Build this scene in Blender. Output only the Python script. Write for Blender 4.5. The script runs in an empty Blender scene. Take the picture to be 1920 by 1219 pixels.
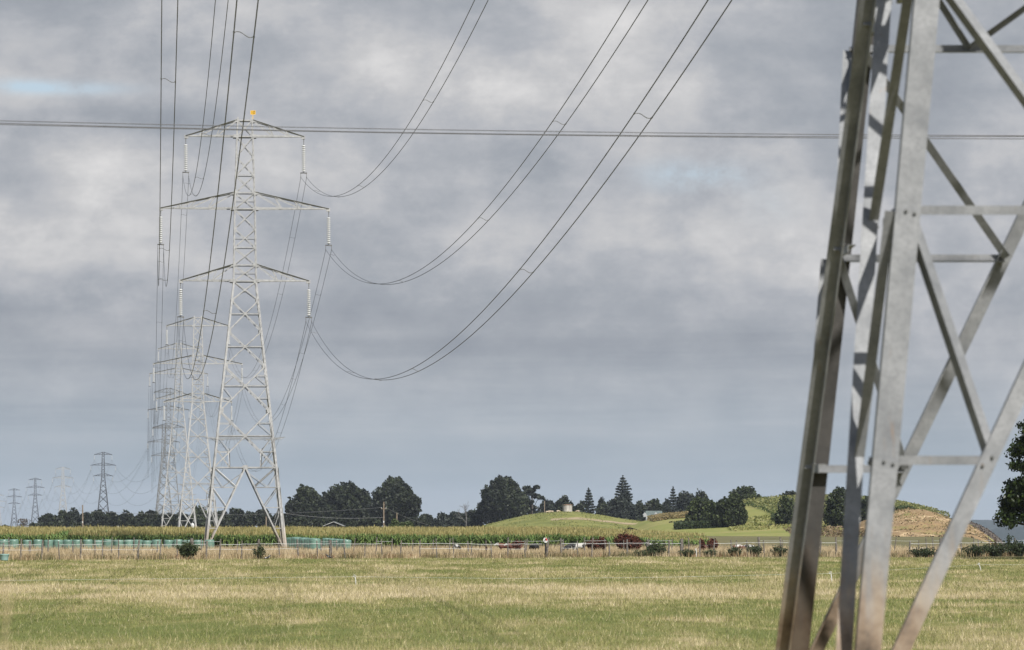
import bpy, bmesh, math, random
import numpy as np
from mathutils import Vector, Matrix
R = math.radians
random.seed(7); RNG = np.random.default_rng(11)
SC = bpy.context.scene
COL = SC.collection
# ------------------------------------------------------------------ camera model (level camera with lens shift)
F, CX, HY, H = 8500.0, 960.0, 960.0, 3.03
def at(u, v, Y): return Vector(((u - CX) / F * Y, Y, H - (v - HY) / F * Y))
def xat(u, Y): return (u - CX) / F * Y
def zat(v, Y): return H - (v - HY) / F * Y

# ------------------------------------------------------------------ small helpers
def tag(o, label=None, cat=None, group=None, kind=None):
    if label: o['label'] = label
    if cat: o['category'] = cat
    if group: o['group'] = group
    if kind: o['kind'] = kind
    return o
def empty(name, loc, label=None, cat=None, group=None, rz=0.0):
    o = bpy.data.objects.new(name, None); COL.objects.link(o)
    o.empty_display_size = .5; o.location = loc; o.rotation_euler = (0, 0, rz)
    return tag(o, label, cat, group)
def link(name, me, mat=None, parent=None, loc=None):
    o = bpy.data.objects.new(name, me); COL.objects.link(o)
    if mat is not None:
        for m in (mat if isinstance(mat, (list, tuple)) else [mat]): me.materials.append(m)
    if parent is not None: o.parent = parent
    if loc is not None: o.location = loc
    return o
def copy_tree(o, parent=None):
    c = o.copy(); COL.objects.link(c)
    if parent is not None: c.parent = parent
    for ch in [x for x in o.children]: copy_tree(ch, c)
    return c
def npmesh(name, V, Fc, tint=None, smooth=False):
    V = np.asarray(V, np.float32); Fc = np.asarray(Fc, np.int32)
    me = bpy.data.meshes.new(name); k = Fc.shape[1]
    me.vertices.add(len(V)); me.vertices.foreach_set('co', V.ravel())
    me.loops.add(Fc.size); me.loops.foreach_set('vertex_index', Fc.ravel())
    me.polygons.add(len(Fc)); me.polygons.foreach_set('loop_start', np.arange(0, Fc.size, k, dtype=np.int32))
    if smooth: me.polygons.foreach_set('use_smooth', np.ones(len(Fc), bool))
    if tint is not None:
        a = me.attributes.new('tint', 'FLOAT_VECTOR', 'POINT')
        a.data.foreach_set('vector', np.asarray(tint, np.float32).ravel())
    me.update(); me.validate(); return me
class MB:
    def __init__(s): s.v = []; s.f = []
    def add(s, vs, fs):
        b = len(s.v); s.v += [tuple(v) for v in vs]; s.f += [tuple(i + b for i in f) for f in fs]
    def box(s, c, d, M=None):
        vs = [Vector((x * d[0] / 2, y * d[1] / 2, z * d[2] / 2)) for x in (-1, 1) for y in (-1, 1) for z in (-1, 1)]
        if M is not None: vs = [M @ v for v in vs]
        s.add([v + Vector(c) for v in vs], [(0, 1, 3, 2), (4, 6, 7, 5), (0, 4, 5, 1), (2, 3, 7, 6), (0, 2, 6, 4), (1, 5, 7, 3)])
    def angle(s, p, q, d1, d2, w1, w2, t):
        p, q = Vector(p), Vector(q); a = (q - p).normalized()
        d1 = Vector(d1); d1 = (d1 - a * d1.dot(a)).normalized(); d2 = Vector(d2); d2 = (d2 - a * d2.dot(a) - d1 * d2.dot(d1)).normalized()
        prof = [(0, 0), (w1, 0), (w1, t), (t, t), (t, w2), (0, w2)]
        vs = [p + d1 * x + d2 * y for x, y in prof] + [q + d1 * x + d2 * y for x, y in prof]
        fs = [(i, (i + 1) % 6, (i + 1) % 6 + 6, i + 6) for i in range(6)] + [(0, 3, 2, 1), (0, 5, 4, 3), (6, 7, 8, 9), (6, 9, 10, 11)]
        s.add(vs, fs)
    def bar(s, p, q, w, h=None, up=(0, 0, 1)):
        h = h or w; p, q = Vector(p), Vector(q); a = (q - p).normalized(); up = Vector(up)
        if abs(a.dot(up)) > .98: up = Vector((1, 0, 0))
        x = a.cross(up).normalized(); y = x.cross(a)
        vs = [b + x * i * w / 2 + y * j * h / 2 for b in (p, q) for i, j in ((-1, -1), (1, -1), (1, 1), (-1, 1))]
        s.add(vs, [(0, 1, 5, 4), (1, 2, 6, 5), (2, 3, 7, 6), (3, 0, 4, 7), (0, 3, 2, 1), (4, 5, 6, 7)])
    def tube(s, pts, rs, n=6, cap=True):
        pts = [Vector(p) for p in pts]
        if not isinstance(rs, (list, tuple)): rs = [rs] * len(pts)
        vs = []; fs = []
        for i, p in enumerate(pts):
            a = (pts[min(i + 1, len(pts) - 1)] - pts[max(i - 1, 0)]).normalized()
            up = Vector((0, 0, 1)) if abs(a.z) < .95 else Vector((1, 0, 0))
            x = a.cross(up).normalized(); y = x.cross(a)
            vs += [p + (x * math.cos(2 * math.pi * k / n) + y * math.sin(2 * math.pi * k / n)) * rs[i] for k in range(n)]
        for i in range(len(pts) - 1):
            for k in range(n): fs.append((i * n + k, i * n + (k + 1) % n, (i + 1) * n + (k + 1) % n, (i + 1) * n + k))
        if cap: fs += [tuple(range(n))[::-1], tuple(range((len(pts) - 1) * n, len(pts) * n))]
        s.add(vs, fs)
    def lathe(s, c, prof, n=12):
        c = Vector(c); vs = []; fs = []
        for r, z in prof: vs += [c + Vector((r * math.cos(2 * math.pi * k / n), r * math.sin(2 * math.pi * k / n), z)) for k in range(n)]
        for i in range(len(prof) - 1):
            for k in range(n): fs.append((i * n + k, i * n + (k + 1) % n, (i + 1) * n + (k + 1) % n, (i + 1) * n + k))
        fs += [tuple(range(n))[::-1], tuple(range((len(prof) - 1) * n, len(prof) * n))]
        s.add(vs, fs)
    def mesh(s, name, smooth=False):
        me = bpy.data.meshes.new(name); me.from_pydata(s.v, [], s.f)
        if smooth: me.polygons.foreach_set('use_smooth', [True] * len(me.polygons))
        me.update(); return me
    def build(s, name, mat, parent=None, smooth=False, loc=None):
        return link(name, s.mesh(name, smooth), mat, parent, loc)

# value noise in numpy
def vnoise(x, y, seed=0):
    x = np.asarray(x, float); y = np.asarray(y, float)
    xi = np.floor(x).astype(np.int64); yi = np.floor(y).astype(np.int64); xf = x - xi; yf = y - yi
    def h(a, b):
        n = (a * 374761393 + b * 668265263 + seed * 1274126177) & 0x7fffffff
        n = ((n ^ (n >> 13)) * 1274126177) & 0x7fffffff
        return ((n ^ (n >> 16)) & 0xffff) / 65535.0
    sx = xf * xf * (3 - 2 * xf); sy = yf * yf * (3 - 2 * yf)
    return (h(xi, yi) * (1 - sx) + h(xi + 1, yi) * sx) * (1 - sy) + (h(xi, yi + 1) * (1 - sx) + h(xi + 1, yi + 1) * sx) * sy
def fbm(x, y, seed=0, o=4):
    t = 0; a = .5
    for i in range(o): t = t + a * vnoise(np.asarray(x) * 2 ** i, np.asarray(y) * 2 ** i, seed + i); a *= .5
    return t / (1 - .5 ** o)
def sstep(a, b, x): t = np.clip((np.asarray(x, float) - a) / (b - a), 0, 1); return t * t * (3 - 2 * t)

# ------------------------------------------------------------------ terrain
TY = [-500, 46, 82, 100, 296, 440, 520, 861, 1311, 1853, 2396, 3055, 3648, 4213, 4791, 9000, 14000]
TZ = [1.5, 1.5, .25, 0, 0, -.85, -.95, -2, -3, -4, -6, -8, -10, -12, -15, -42, -75]
def gz(x, y):
    x = np.asarray(x, float); y = np.asarray(y, float)
    z = np.interp(y, TY, TZ)
    z = z + (fbm(x / 9, y / 14, 5, 3) - .5) * .16 * sstep(40, 90, y) * (1 - sstep(600, 900, y))
    z = z - 46 * sstep(0, 50, x - .0995 * y) * sstep(430, 520, y)
    return z
def gzf(x, y): return float(gz(x, y))

# ------------------------------------------------------------------ materials
def nt(name):
    m = bpy.data.materials.new(name); m.use_nodes = True; t = m.node_tree
    return m, t, t.nodes, t.links, t.nodes['Principled BSDF']
def noise(t, scale, detail=4, rough=.55, vec=None, dist=0):
    n = t.nodes.new('ShaderNodeTexNoise'); n.inputs['Scale'].default_value = scale; n.inputs['Detail'].default_value = detail
    n.inputs['Roughness'].default_value = rough; n.inputs['Distortion'].default_value = dist
    if vec is not None: t.links.new(vec, n.inputs['Vector'])
    return n.outputs['Fac']
ALB = .76                               # overall surface reflectance level
def ramp(t, fac, stops, interp='LINEAR'):
    r = t.nodes.new('ShaderNodeValToRGB'); r.color_ramp.interpolation = interp
    e = r.color_ramp.elements
    while len(e) < len(stops): e.new(.5)
    for k, (p, c) in zip(e, stops): k.position = p; k.color = (*[q * ALB for q in c[:3]], 1)
    t.links.new(fac, r.inputs['Fac']); return r.outputs['Color']
def mixc(t, f, a, b, mode='MIX'):
    n = t.nodes.new('ShaderNodeMix'); n.data_type = 'RGBA'; n.blend_type = mode; n.clamp_factor = True
    for s, i in ((f, 0), (a, 6), (b, 7)):
        if hasattr(s, 'is_output'): t.links.new(s, n.inputs[i])
        elif i == 0: n.inputs[0].default_value = s
        else: n.inputs[i].default_value = (*[q * (1 if mode == 'MULTIPLY' else ALB) for q in s], 1)
    return n.outputs[2]
def mth(t, op, a, b=None, c=None, clamp=False):
    n = t.nodes.new('ShaderNodeMath'); n.operation = op; n.use_clamp = clamp
    for i, s in enumerate((a, b, c)):
        if s is None: continue
        if hasattr(s, 'is_output'): t.links.new(s, n.inputs[i])
        else: n.inputs[i].default_value = s
    return n.outputs[0]
def maprange(t, v, a, b, c=0, d=1, smooth=True):
    n = t.nodes.new('ShaderNodeMapRange'); n.interpolation_type = 'SMOOTHSTEP' if smooth else 'LINEAR'
    t.links.new(v, n.inputs['Value'])
    for k, x in zip(('From Min', 'From Max', 'To Min', 'To Max'), (a, b, c, d)): n.inputs[k].default_value = x
    return n.outputs['Result']
def objco(t): return t.nodes.new('ShaderNodeTexCoord').outputs['Object']
def geopos(t): return t.nodes.new('ShaderNodeNewGeometry').outputs['Position']
def simple(name, c1, c2, scale=4, rough=.7, bump=0, bscale=None, spec=.3, metal=0, stops=(.35, .65)):
    m, t, n, l, b = nt(name); co = objco(t)
    f = noise(t, scale, 5, .6, co)
    l.new(ramp(t, f, [(stops[0], c1), (stops[1], c2)]), b.inputs['Base Color'])
    b.inputs['Roughness'].default_value = rough; b.inputs['Specular IOR Level'].default_value = spec; b.inputs['Metallic'].default_value = metal
    if bump:
        bn = n.new('ShaderNodeBump'); bn.inputs['Strength'].default_value = bump
        l.new(noise(t, bscale or scale * 3, 4, .6, co), bn.inputs['Height']); l.new(bn.outputs['Normal'], b.inputs['Normal'])
    return m
def leafmat(name, dark, light, trans=.25, rough=.55):
    m, t, n, l, b = nt(name)
    a = n.new('ShaderNodeAttribute'); a.attribute_name = 'tint'
    sx = n.new('ShaderNodeSeparateXYZ'); l.new(a.outputs['Vector'], sx.inputs[0])
    col = mixc(t, sx.outputs['X'], dark, light)
    l.new(col, b.inputs['Base Color']); b.inputs['Roughness'].default_value = rough; b.inputs['Specular IOR Level'].default_value = .25
    if trans:
        tr = n.new('ShaderNodeBsdfTranslucent'); l.new(col, tr.inputs['Color'])
        mx = n.new('ShaderNodeMixShader'); mx.inputs[0].default_value = trans
        l.new(b.outputs[0], mx.inputs[1]); l.new(tr.outputs[0], mx.inputs[2]); l.new(mx.outputs[0], n['Material Output'].inputs['Surface'])
    return m
def tintmat(name, rough=.7, trans=.2):   # colour straight from per-blade attribute
    m, t, n, l, b = nt(name)
    a = n.new('ShaderNodeAttribute'); a.attribute_name = 'tint'
    l.new(a.outputs['Vector'], b.inputs['Base Color']); b.inputs['Roughness'].default_value = rough; b.inputs['Specular IOR Level'].default_value = .2
    if trans:
        tr = n.new('ShaderNodeBsdfTranslucent'); l.new(a.outputs['Vector'], tr.inputs['Color'])
        mx = n.new('ShaderNodeMixShader'); mx.inputs[0].default_value = trans
        l.new(b.outputs[0], mx.inputs[1]); l.new(tr.outputs[0], mx.inputs[2]); l.new(mx.outputs[0], n['Material Output'].inputs['Surface'])
    return m

def steel_mat(name, dirt_shade):
    m, t, n, l, b = nt(name); co = objco(t)
    f1 = noise(t, 2.6, 7, .68, co); f2 = noise(t, 26, 5, .7, co)
    base = ramp(t, f1, [(.32, (.17, .178, .187)), (.48, (.25, .257, .262)), (.68, (.34, .345, .35))] if dirt_shade else [(.3, (.28, .28, .275)), (.5, (.42, .418, .405)), (.72, (.54, .535, .515))])
    base = mixc(t, maprange(t, f2, .42, .7, 0, .55), base, (.17, .175, .18) if dirt_shade else (.38, .38, .37))
    sx = n.new('ShaderNodeSeparateXYZ'); l.new(co, sx.inputs[0])
    if dirt_shade:
        mp = n.new('ShaderNodeMapping'); mp.inputs['Scale'].default_value = (14, 14, .7); l.new(co, mp.inputs['Vector'])
        streak = noise(t, 1.0, 5, .65, mp.outputs['Vector'])
        zz = mth(t, 'ADD', sx.outputs['Z'], mth(t, 'MULTIPLY', streak, 1.3))
        k = maprange(t, zz, 1.55, .55)
        mud = ramp(t, noise(t, 2.2, 5, .6, co), [(.3, (.06, .042, .03)), (.46, (.26, .19, .13)), (.6, (.38, .31, .23)), (.75, (.42, .35, .27))])
        base = mixc(t, k, base, mud)
        # rust runs and rusty joints higher up
        rr = maprange(t, streak, .60, .72, 0, .55)
        base = mixc(t, mth(t, 'MULTIPLY', rr, maprange(t, noise(t, .9, 3, .5, co), .5, .62)), base, (.27, .18, .115))
    if dirt_shade == 2:                            # rear left leg: stained steel, with its shade put into a darker colour
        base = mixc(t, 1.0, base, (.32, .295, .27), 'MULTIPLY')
    if not dirt_shade:
        k = maprange(t, sx.outputs['Z'], 2.4, .3, 0, .75)
        base = mixc(t, k, base, (.34, .27, .2))
    l.new(base, b.inputs['Base Color'])
    b.inputs['Roughness'].default_value = .62; b.inputs['Metallic'].default_value = .12; b.inputs['Specular IOR Level'].default_value = .35
    if dirt_shade:
        bn = n.new('ShaderNodeBump'); bn.inputs['Strength'].default_value = .12; l.new(f2, bn.inputs['Height']); l.new(bn.outputs['Normal'], b.inputs['Normal'])
    return m
M_STEEL = steel_mat('galvanised_steel', False)
M_STEELN = steel_mat('weathered_galvanised_steel', True)
M_STEEL_SHADED = steel_mat('shaded_stained_steel', 2)
M_STEELD = simple('dull_steel', (.14, .14, .135), (.21, .21, .2), 2, .7)
M_STEELF = simple('dark_shaded_steel', (.045, .047, .05), (.075, .077, .08), 2, .8)  # small far pylons: their shade is put into the steel colour
M_DISC = simple('insulator_porcelain', (.58, .58, .56), (.70, .70, .67), 6, .3, spec=.5)
M_WIRE = simple('aluminium_cable', (.055, .056, .058), (.085, .086, .088), 3, .55, metal=.2)
M_GCABLE = simple('grey_cable', (.13, .13, .135), (.17, .17, .175), 3, .6)
M_YEL = simple('yellow_plate', (.80, .47, .04), (.88, .55, .06), 9, .5)
M_ORANGE = simple('orange_paint', (.16, .05, .006), (.2, .065, .008), 9, .5)
M_WOOD = simple('weathered_post_wood', (.11, .095, .08), (.24, .215, .185), 7, .85, .3, 30)
M_POLE = simple('pole_wood', (.20, .155, .11), (.30, .24, .18), 3, .8)
M_WHITE = simple('white_plastic', (.62, .62, .6), (.74, .74, .72), 8, .5)
M_RED = simple('red_paint', (.5, .03, .03), (.6, .05, .05), 8, .5)
M_BLACK = simple('black_plastic', (.02, .02, .02), (.035, .035, .035), 8, .5)
M_TEAL = simple('pale_teal_plastic', (.28, .45, .42), (.36, .52, .49), 5, .5)
M_BARK = simple('bark', (.05, .042, .034), (.11, .095, .08), 3, .9, .3, 9)
M_GREYBARK = simple('grey_dead_wood', (.12, .115, .11), (.2, .19, .18), 3, .9)
def wrapmat():
    m, t, n, l, b = nt('green_bale_wrap'); co = objco(t)
    mp = n.new('ShaderNodeMapping'); mp.inputs['Scale'].default_value = (1, 1, 9); l.new(co, mp.inputs['Vector'])
    f = noise(t, 2.0, 4, .6, mp.outputs['Vector'])
    l.new(ramp(t, f, [(.3, (.10, .19, .145)), (.55, (.15, .26, .20)), (.75, (.27, .38, .315))]), b.inputs['Base Color'])
    b.inputs['Roughness'].default_value = .33; b.inputs['Specular IOR Level'].default_value = .5
    bn = n.new('ShaderNodeBump'); bn.inputs['Strength'].default_value = .5; bn.inputs['Distance'].default_value = .05
    l.new(f, bn.inputs['Height']); l.new(bn.outputs['Normal'], b.inputs['Normal']); return m
M_WRAP = wrapmat()
M_GRASS = tintmat('grass_blades', .6, .25)
M_DRY = tintmat('dry_grass_stems', .7, .2)
M_CORN = tintmat('maize_leaf', .5, .25)
M_DARKLEAF = leafmat('dark_foliage', (.010, .014, .008), (.052, .066, .028), .14)
M_MIDLEAF = leafmat('mid_foliage', (.015, .023, .009), (.085, .108, .034), .16)
M_BLUELEAF = leafmat('blue_green_foliage', (.015, .021, .016), (.062, .076, .05), .13)
M_LIGHTLEAF = leafmat('light_foliage', (.06, .085, .03), (.12, .15, .06), .2)
M_NEARLEAF = leafmat('glossy_leaf', (.010, .018, .006), (.075, .11, .022), .22, .4)
M_SHRUB = leafmat('shrub_leaf', (.03, .045, .018), (.10, .125, .05), .2)
M_DOCK = leafmat('rusty_dock_seed', (.07, .022, .013), (.16, .055, .033), .1, .8)
M_GREYLEAF = leafmat('grey_twig', (.10, .085, .07), (.16, .14, .115), .1)

# ------------------------------------------------------------------ dryness of the paddock grass: mown and unmown bands
def dryness(x, y):
    w = (fbm(x / 9, y / 22, 21, 3) - .5) * 22 + (fbm(x / 2.2, y / 5, 22, 2) - .5) * 9
    yy = y + w - .12 * x
    d = .27 + .0 * y
    d = d + .40 * sstep(148, 160, yy) * (1 - sstep(178, 196, yy))
    d = d + .20 * (1 - sstep(98, 112, yy))
    d = d - .10 * sstep(112, 120, yy) * (1 - sstep(138, 150, yy))
    d = d + .08 * sstep(200, 220, yy)
    patch = fbm(x / 3.2, y / 9, 31, 4)
    d = d + (patch - .5) * 1.05 + (fbm(x / 1.1, y / 3.5, 33, 3) - .5) * .5
    spot = fbm(x / 1.4 + 9, y / 3.2, 41, 3)
    d = d + .38 * sstep(.64, .73, spot)
    d = d - .16 * sstep(.62, .72, fbm(x / 2.5 + 50, y / 7, 47, 3))
    return np.clip(d, 0, 1)

# ------------------------------------------------------------------ ground sheet
def build_ground():
    ys = np.concatenate([np.arange(-120, 90, 10), np.arange(90, 320, 1.1), np.arange(320, 540, 4), np.geomspace(540, 13500, 110)])
    ss = np.concatenate([np.linspace(-1, -.24, 25)[:-1], np.linspace(-.24, .24, 101), np.linspace(.24, 1, 25)[1:]])
    wid = 70 + .5 * np.maximum(ys, 0)
    X = ss[None, :] * wid[:, None]; Y = np.repeat(ys[:, None], len(ss), 1); Z = gz(X, Y)
    nr, nc = X.shape; V = np.stack([X, Y, Z], -1).reshape(-1, 3)
    i = np.arange(nr * nc).reshape(nr, nc)
    Fc = np.stack([i[:-1, :-1], i[:-1, 1:], i[1:, 1:], i[1:, :-1]], -1).reshape(-1, 4)
    d = dryness(X, Y); g = np.zeros((nr, nc, 3)); g[..., 0] = d; g[..., 1] = fbm(X / 4, Y / 10, 77, 4)
    me = npmesh('ground', V, Fc, g.reshape(-1, 3), True)
    m, t, n, l, b = nt('pasture_soil_and_turf')
    a = n.new('ShaderNodeAttribute'); a.attribute_name = 'tint'
    sx = n.new('ShaderNodeSeparateXYZ'); l.new(a.outputs['Vector'], sx.inputs[0])
    pos = geopos(t); sp = n.new('ShaderNodeSeparateXYZ'); l.new(pos, sp.inputs[0])
    mp = n.new('ShaderNodeMapping'); mp.inputs['Scale'].default_value = (1, .45, 1); l.new(pos, mp.inputs['Vector'])
    f = noise(t, 3.5, 6, .7, mp.outputs['Vector'])
    k = mth(t, 'ADD', sx.outputs['X'], mth(t, 'MULTIPLY', mth(t, 'SUBTRACT', f, .5), .7), clamp=True)
    near = ramp(t, k, [(0, (.14, .16, .045)), (.35, (.22, .21, .075)), (.7, (.36, .30, .155)), (1, (.44, .37, .22))])
    far = ramp(t, noise(t, .05, 4, .6, pos), [(.35, (.20, .165, .085)), (.65, (.12, .125, .05))])
    l.new(mixc(t, maprange(t, sp.outputs['Y'], 296, 302), near, far), b.inputs['Base Color'])
    b.inputs['Roughness'].default_value = .95; b.inputs['Specular IOR Level'].default_value = .1
    tag(link('ground', me, m), kind='structure')
build_ground()

def blades(name, n, ylo, yhi, hfun, cfun, wfun, power=2.0, xr=.118, lean=.35, mat=None, filt=None, segs=1):
    """single-triangle (segs=1) or two-piece bent blades spread over the view fan"""
    u = RNG.random(n); y = (ylo ** power + u * (yhi ** power - ylo ** power)) ** (1 / power)
    x = (RNG.random(n) * 2 - 1) * xr * (y + 6)
    if filt is not None:
        k = filt(x, y); x = x[k]; y = y[k]
    n = len(x); h = hfun(x, y); w = wfun(x, y); c = cfun(x, y)
    z = gz(x, y) - .01
    a = RNG.random(n) * 2 * np.pi; la = RNG.random(n) * 2 * np.pi; ll = RNG.random(n) * lean * h
    ca, sa = np.cos(a) * w / 2, np.sin(a) * w / 2
    dx, dy = np.cos(la) * ll, np.sin(la) * ll
    b0 = np.stack([x - ca, y - sa, z], -1); b1 = np.stack([x + ca, y + sa, z], -1)
    if segs == 1:
        tp = np.stack([x + dx, y + dy, z + h], -1)
        V = np.stack([b0, b1, tp], 1).reshape(-1, 3); Fc = np.arange(3 * n).reshape(n, 3); rep = 3
    else:
        m0 = np.stack([x + dx * .35 - ca * .8, y + dy * .35 - sa * .8, z + h * .6], -1); m1 = np.stack([x + dx * .35 + ca * .8, y + dy * .35 + sa * .8, z + h * .6], -1)
        t0 = np.stack([x + dx - ca * .3, y + dy - sa * .3, z + h], -1); t1 = np.stack([x + dx + ca * .3, y + dy + sa * .3, z + h], -1)
        V = np.stack([b0, b1, m0, m1, t0, t1], 1).reshape(-1, 3); q = np.arange(n)[:, None] * 6
        Fc = np.concatenate([q + np.array([[0, 1, 3, 2]]), q + np.array([[2, 3, 5, 4]])], 0); rep = 6
    me = npmesh(name, V, Fc, np.repeat(c, rep, 0))
    return link(name, me, mat or M_GRASS)
def lerpc(t, stops):
    t = np.asarray(t)[:, None]; out = np.zeros((len(t), 3)); ps = [s[0] for s in stops]
    for k in range(3): out[:, k] = np.interp(t[:, 0], ps, [s[1][k] for s in stops]) * ALB
    return out
GR = [(0, (.205, .235, .07)), (.3, (.31, .305, .105)), (.55, (.42, .375, .17)), (.8, (.56, .475, .26)), (1, (.69, .59, .385))]
def gcol(x, y):
    d = dryness(x, y) + RNG.normal(0, .2, len(x)) + (RNG.random(len(x)) < .11) * .42; d = d + (fbm(x / .55, y / 1.5, 93, 2) - .5) * .4; c = lerpc(np.clip(d, 0, 1), GR)
    return c * np.clip(1 + RNG.normal(0, .19, (len(x), 1)), .4, 1.5)
def gh(x, y):
    d = dryness(x, y); return (.045 + .09 * RNG.random(len(x)) ** 1.5) * (.7 + .9 * d) * (.55 + .9 * vnoise(x / .7, y / 1.6, 95))
tag(blades('grass', 520000, 92, 303, gh, gcol, lambda x, y: (.008 + .011 * RNG.random(len(x))) * (y / 100) ** .9, 1.25, lean=.8), 'short cropped green and straw paddock grass', 'grass', kind='stuff')
tag(blades('tall_grass_tuft', 34000, 92, 215, lambda x, y: .13 + .17 * RNG.random(len(x)), lambda x, y: lerpc(np.clip(RNG.normal(.85, .12, len(x)), 0, 1), GR), lambda x, y: .008 * (y / 100), 1.3, lean=1.0,
    filt=lambda x, y: (dryness(x, y) > .48) | (RNG.random(len(x)) < .22)), 'taller straw coloured seed stems standing in the paddock', 'grass', kind='stuff')

# rank dry grass along the fence line and towards the bales
def yf(x): return 300 + .6 * np.asarray(x)
DG = [(0, (.09, .105, .035)), (.25, (.22, .17, .085)), (.5, (.41, .305, .17)), (.75, (.57, .44, .26)), (1, (.70, .57, .37))]
def dcol(x, y):
    f = y - yf(x)
    d = .60 + (fbm(x / 1.5, y / 4, 61, 4) - .5) * 1.3 + RNG.normal(0, .13, len(x)) + .15 * sstep(5, 20, f)
    d = d - .6 * sstep(.48, .62, fbm(x / 1.3 + 40, y / 2, 63, 3)) * (1 - sstep(.5, 6, f))
    c = lerpc(np.clip(d, 0, 1), DG)
    rusty = (fbm(x / 1.6 + 70, y / 3, 69, 3) > .58) & (f < 5) & (RNG.random(len(x)) < .35)
    c[rusty] = c[rusty] * np.array([.62, .45, .42]); return c * (1 + RNG.normal(0, .16, (len(x), 1)))
tag(blades('dry_grass', 110000, 276, 330, lambda x, y: (.18 + .36 * RNG.random(len(x))) * (.45 + 1.0 * fbm(x / 1.3, y / 2.5, 66, 3)), dcol, lambda x, y: .018 + .016 * RNG.random(len(x)), 1, xr=.125, lean=.55, mat=M_DRY,
    filt=lambda x, y: (y > yf(x) - 2.2 - 1.2 * fbm(x / 2, x * 0, 5, 2)) & (y < yf(x) + 7), segs=2), 'rank straw and rust coloured grass along the fence', 'dry grass', kind='stuff')
tag(blades('straw_grass', 150000, 290, 472, lambda x, y: (.22 + .36 * RNG.random(len(x))) * (.5 + 1.0 * fbm(x / 2.2, y / 8, 67, 3)) * (1 + .45 * sstep(405, 430, y) * (1 - sstep(444, 447, y))), dcol, lambda x, y: .03 + .02 * RNG.random(len(x)), 1, xr=.125, lean=.5, mat=M_DRY,
    filt=lambda x, y: (y > yf(x) + 5) & (x < .104 * y)), 'pale straw grass between the fence and the maize', 'dry grass', kind='stuff')

# ------------------------------------------------------------------ pylons
AR = [(40.4, 42.0, 5.87), (33.2, 34.8, 8.36), (26.0, 27.6, 6.38)]     # bottom chord z, top chord z, half span
LEVEL = ['top', 'middle', 'bottom']
INS = 3.75                                                              # arm tip to conductor clamp
class Tower:
    def __init__(s, ext=0.0, stretch=0.0, fat=1.0): s.e = ext; s.k = stretch; s.fat = fat
    def zz(s, z): return (z + s.e if z > 7.4 else z) + max(0, z - 7.45) * s.k if z > 7.4 else z
    def z(s, z0):                                                       # nominal level -> this tower's local z
        return z0 if z0 < 7.4 else 7.45 + s.e + (z0 - 7.45) * (1 + s.k)
    def hw(s, z):                                                       # half width at local z
        a = 7.45 + s.e
        if z <= a: return 3.18 + (a - z) * .099
        z0 = 7.45 + (z - a) / (1 + s.k)
        return float(np.interp(z0, [7.45, 26, 33.2, 40.4, 42.1, 43], [3.18, 1.19, 1.08, .86, .78, .75]))
    def fp(s, f, u, z, inset=0.0):
        n = s.hw(z); m = n - inset
        return [Vector((u * n, -m, z)), Vector((m, u * n, z)), Vector((-u * n, m, z)), Vector((-m, -u * n, z))][f]
INW = [Vector((0, 1, 0)), Vector((-1, 0, 0)), Vector((0, -1, 0)), Vector((1, 0, 0))]
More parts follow.
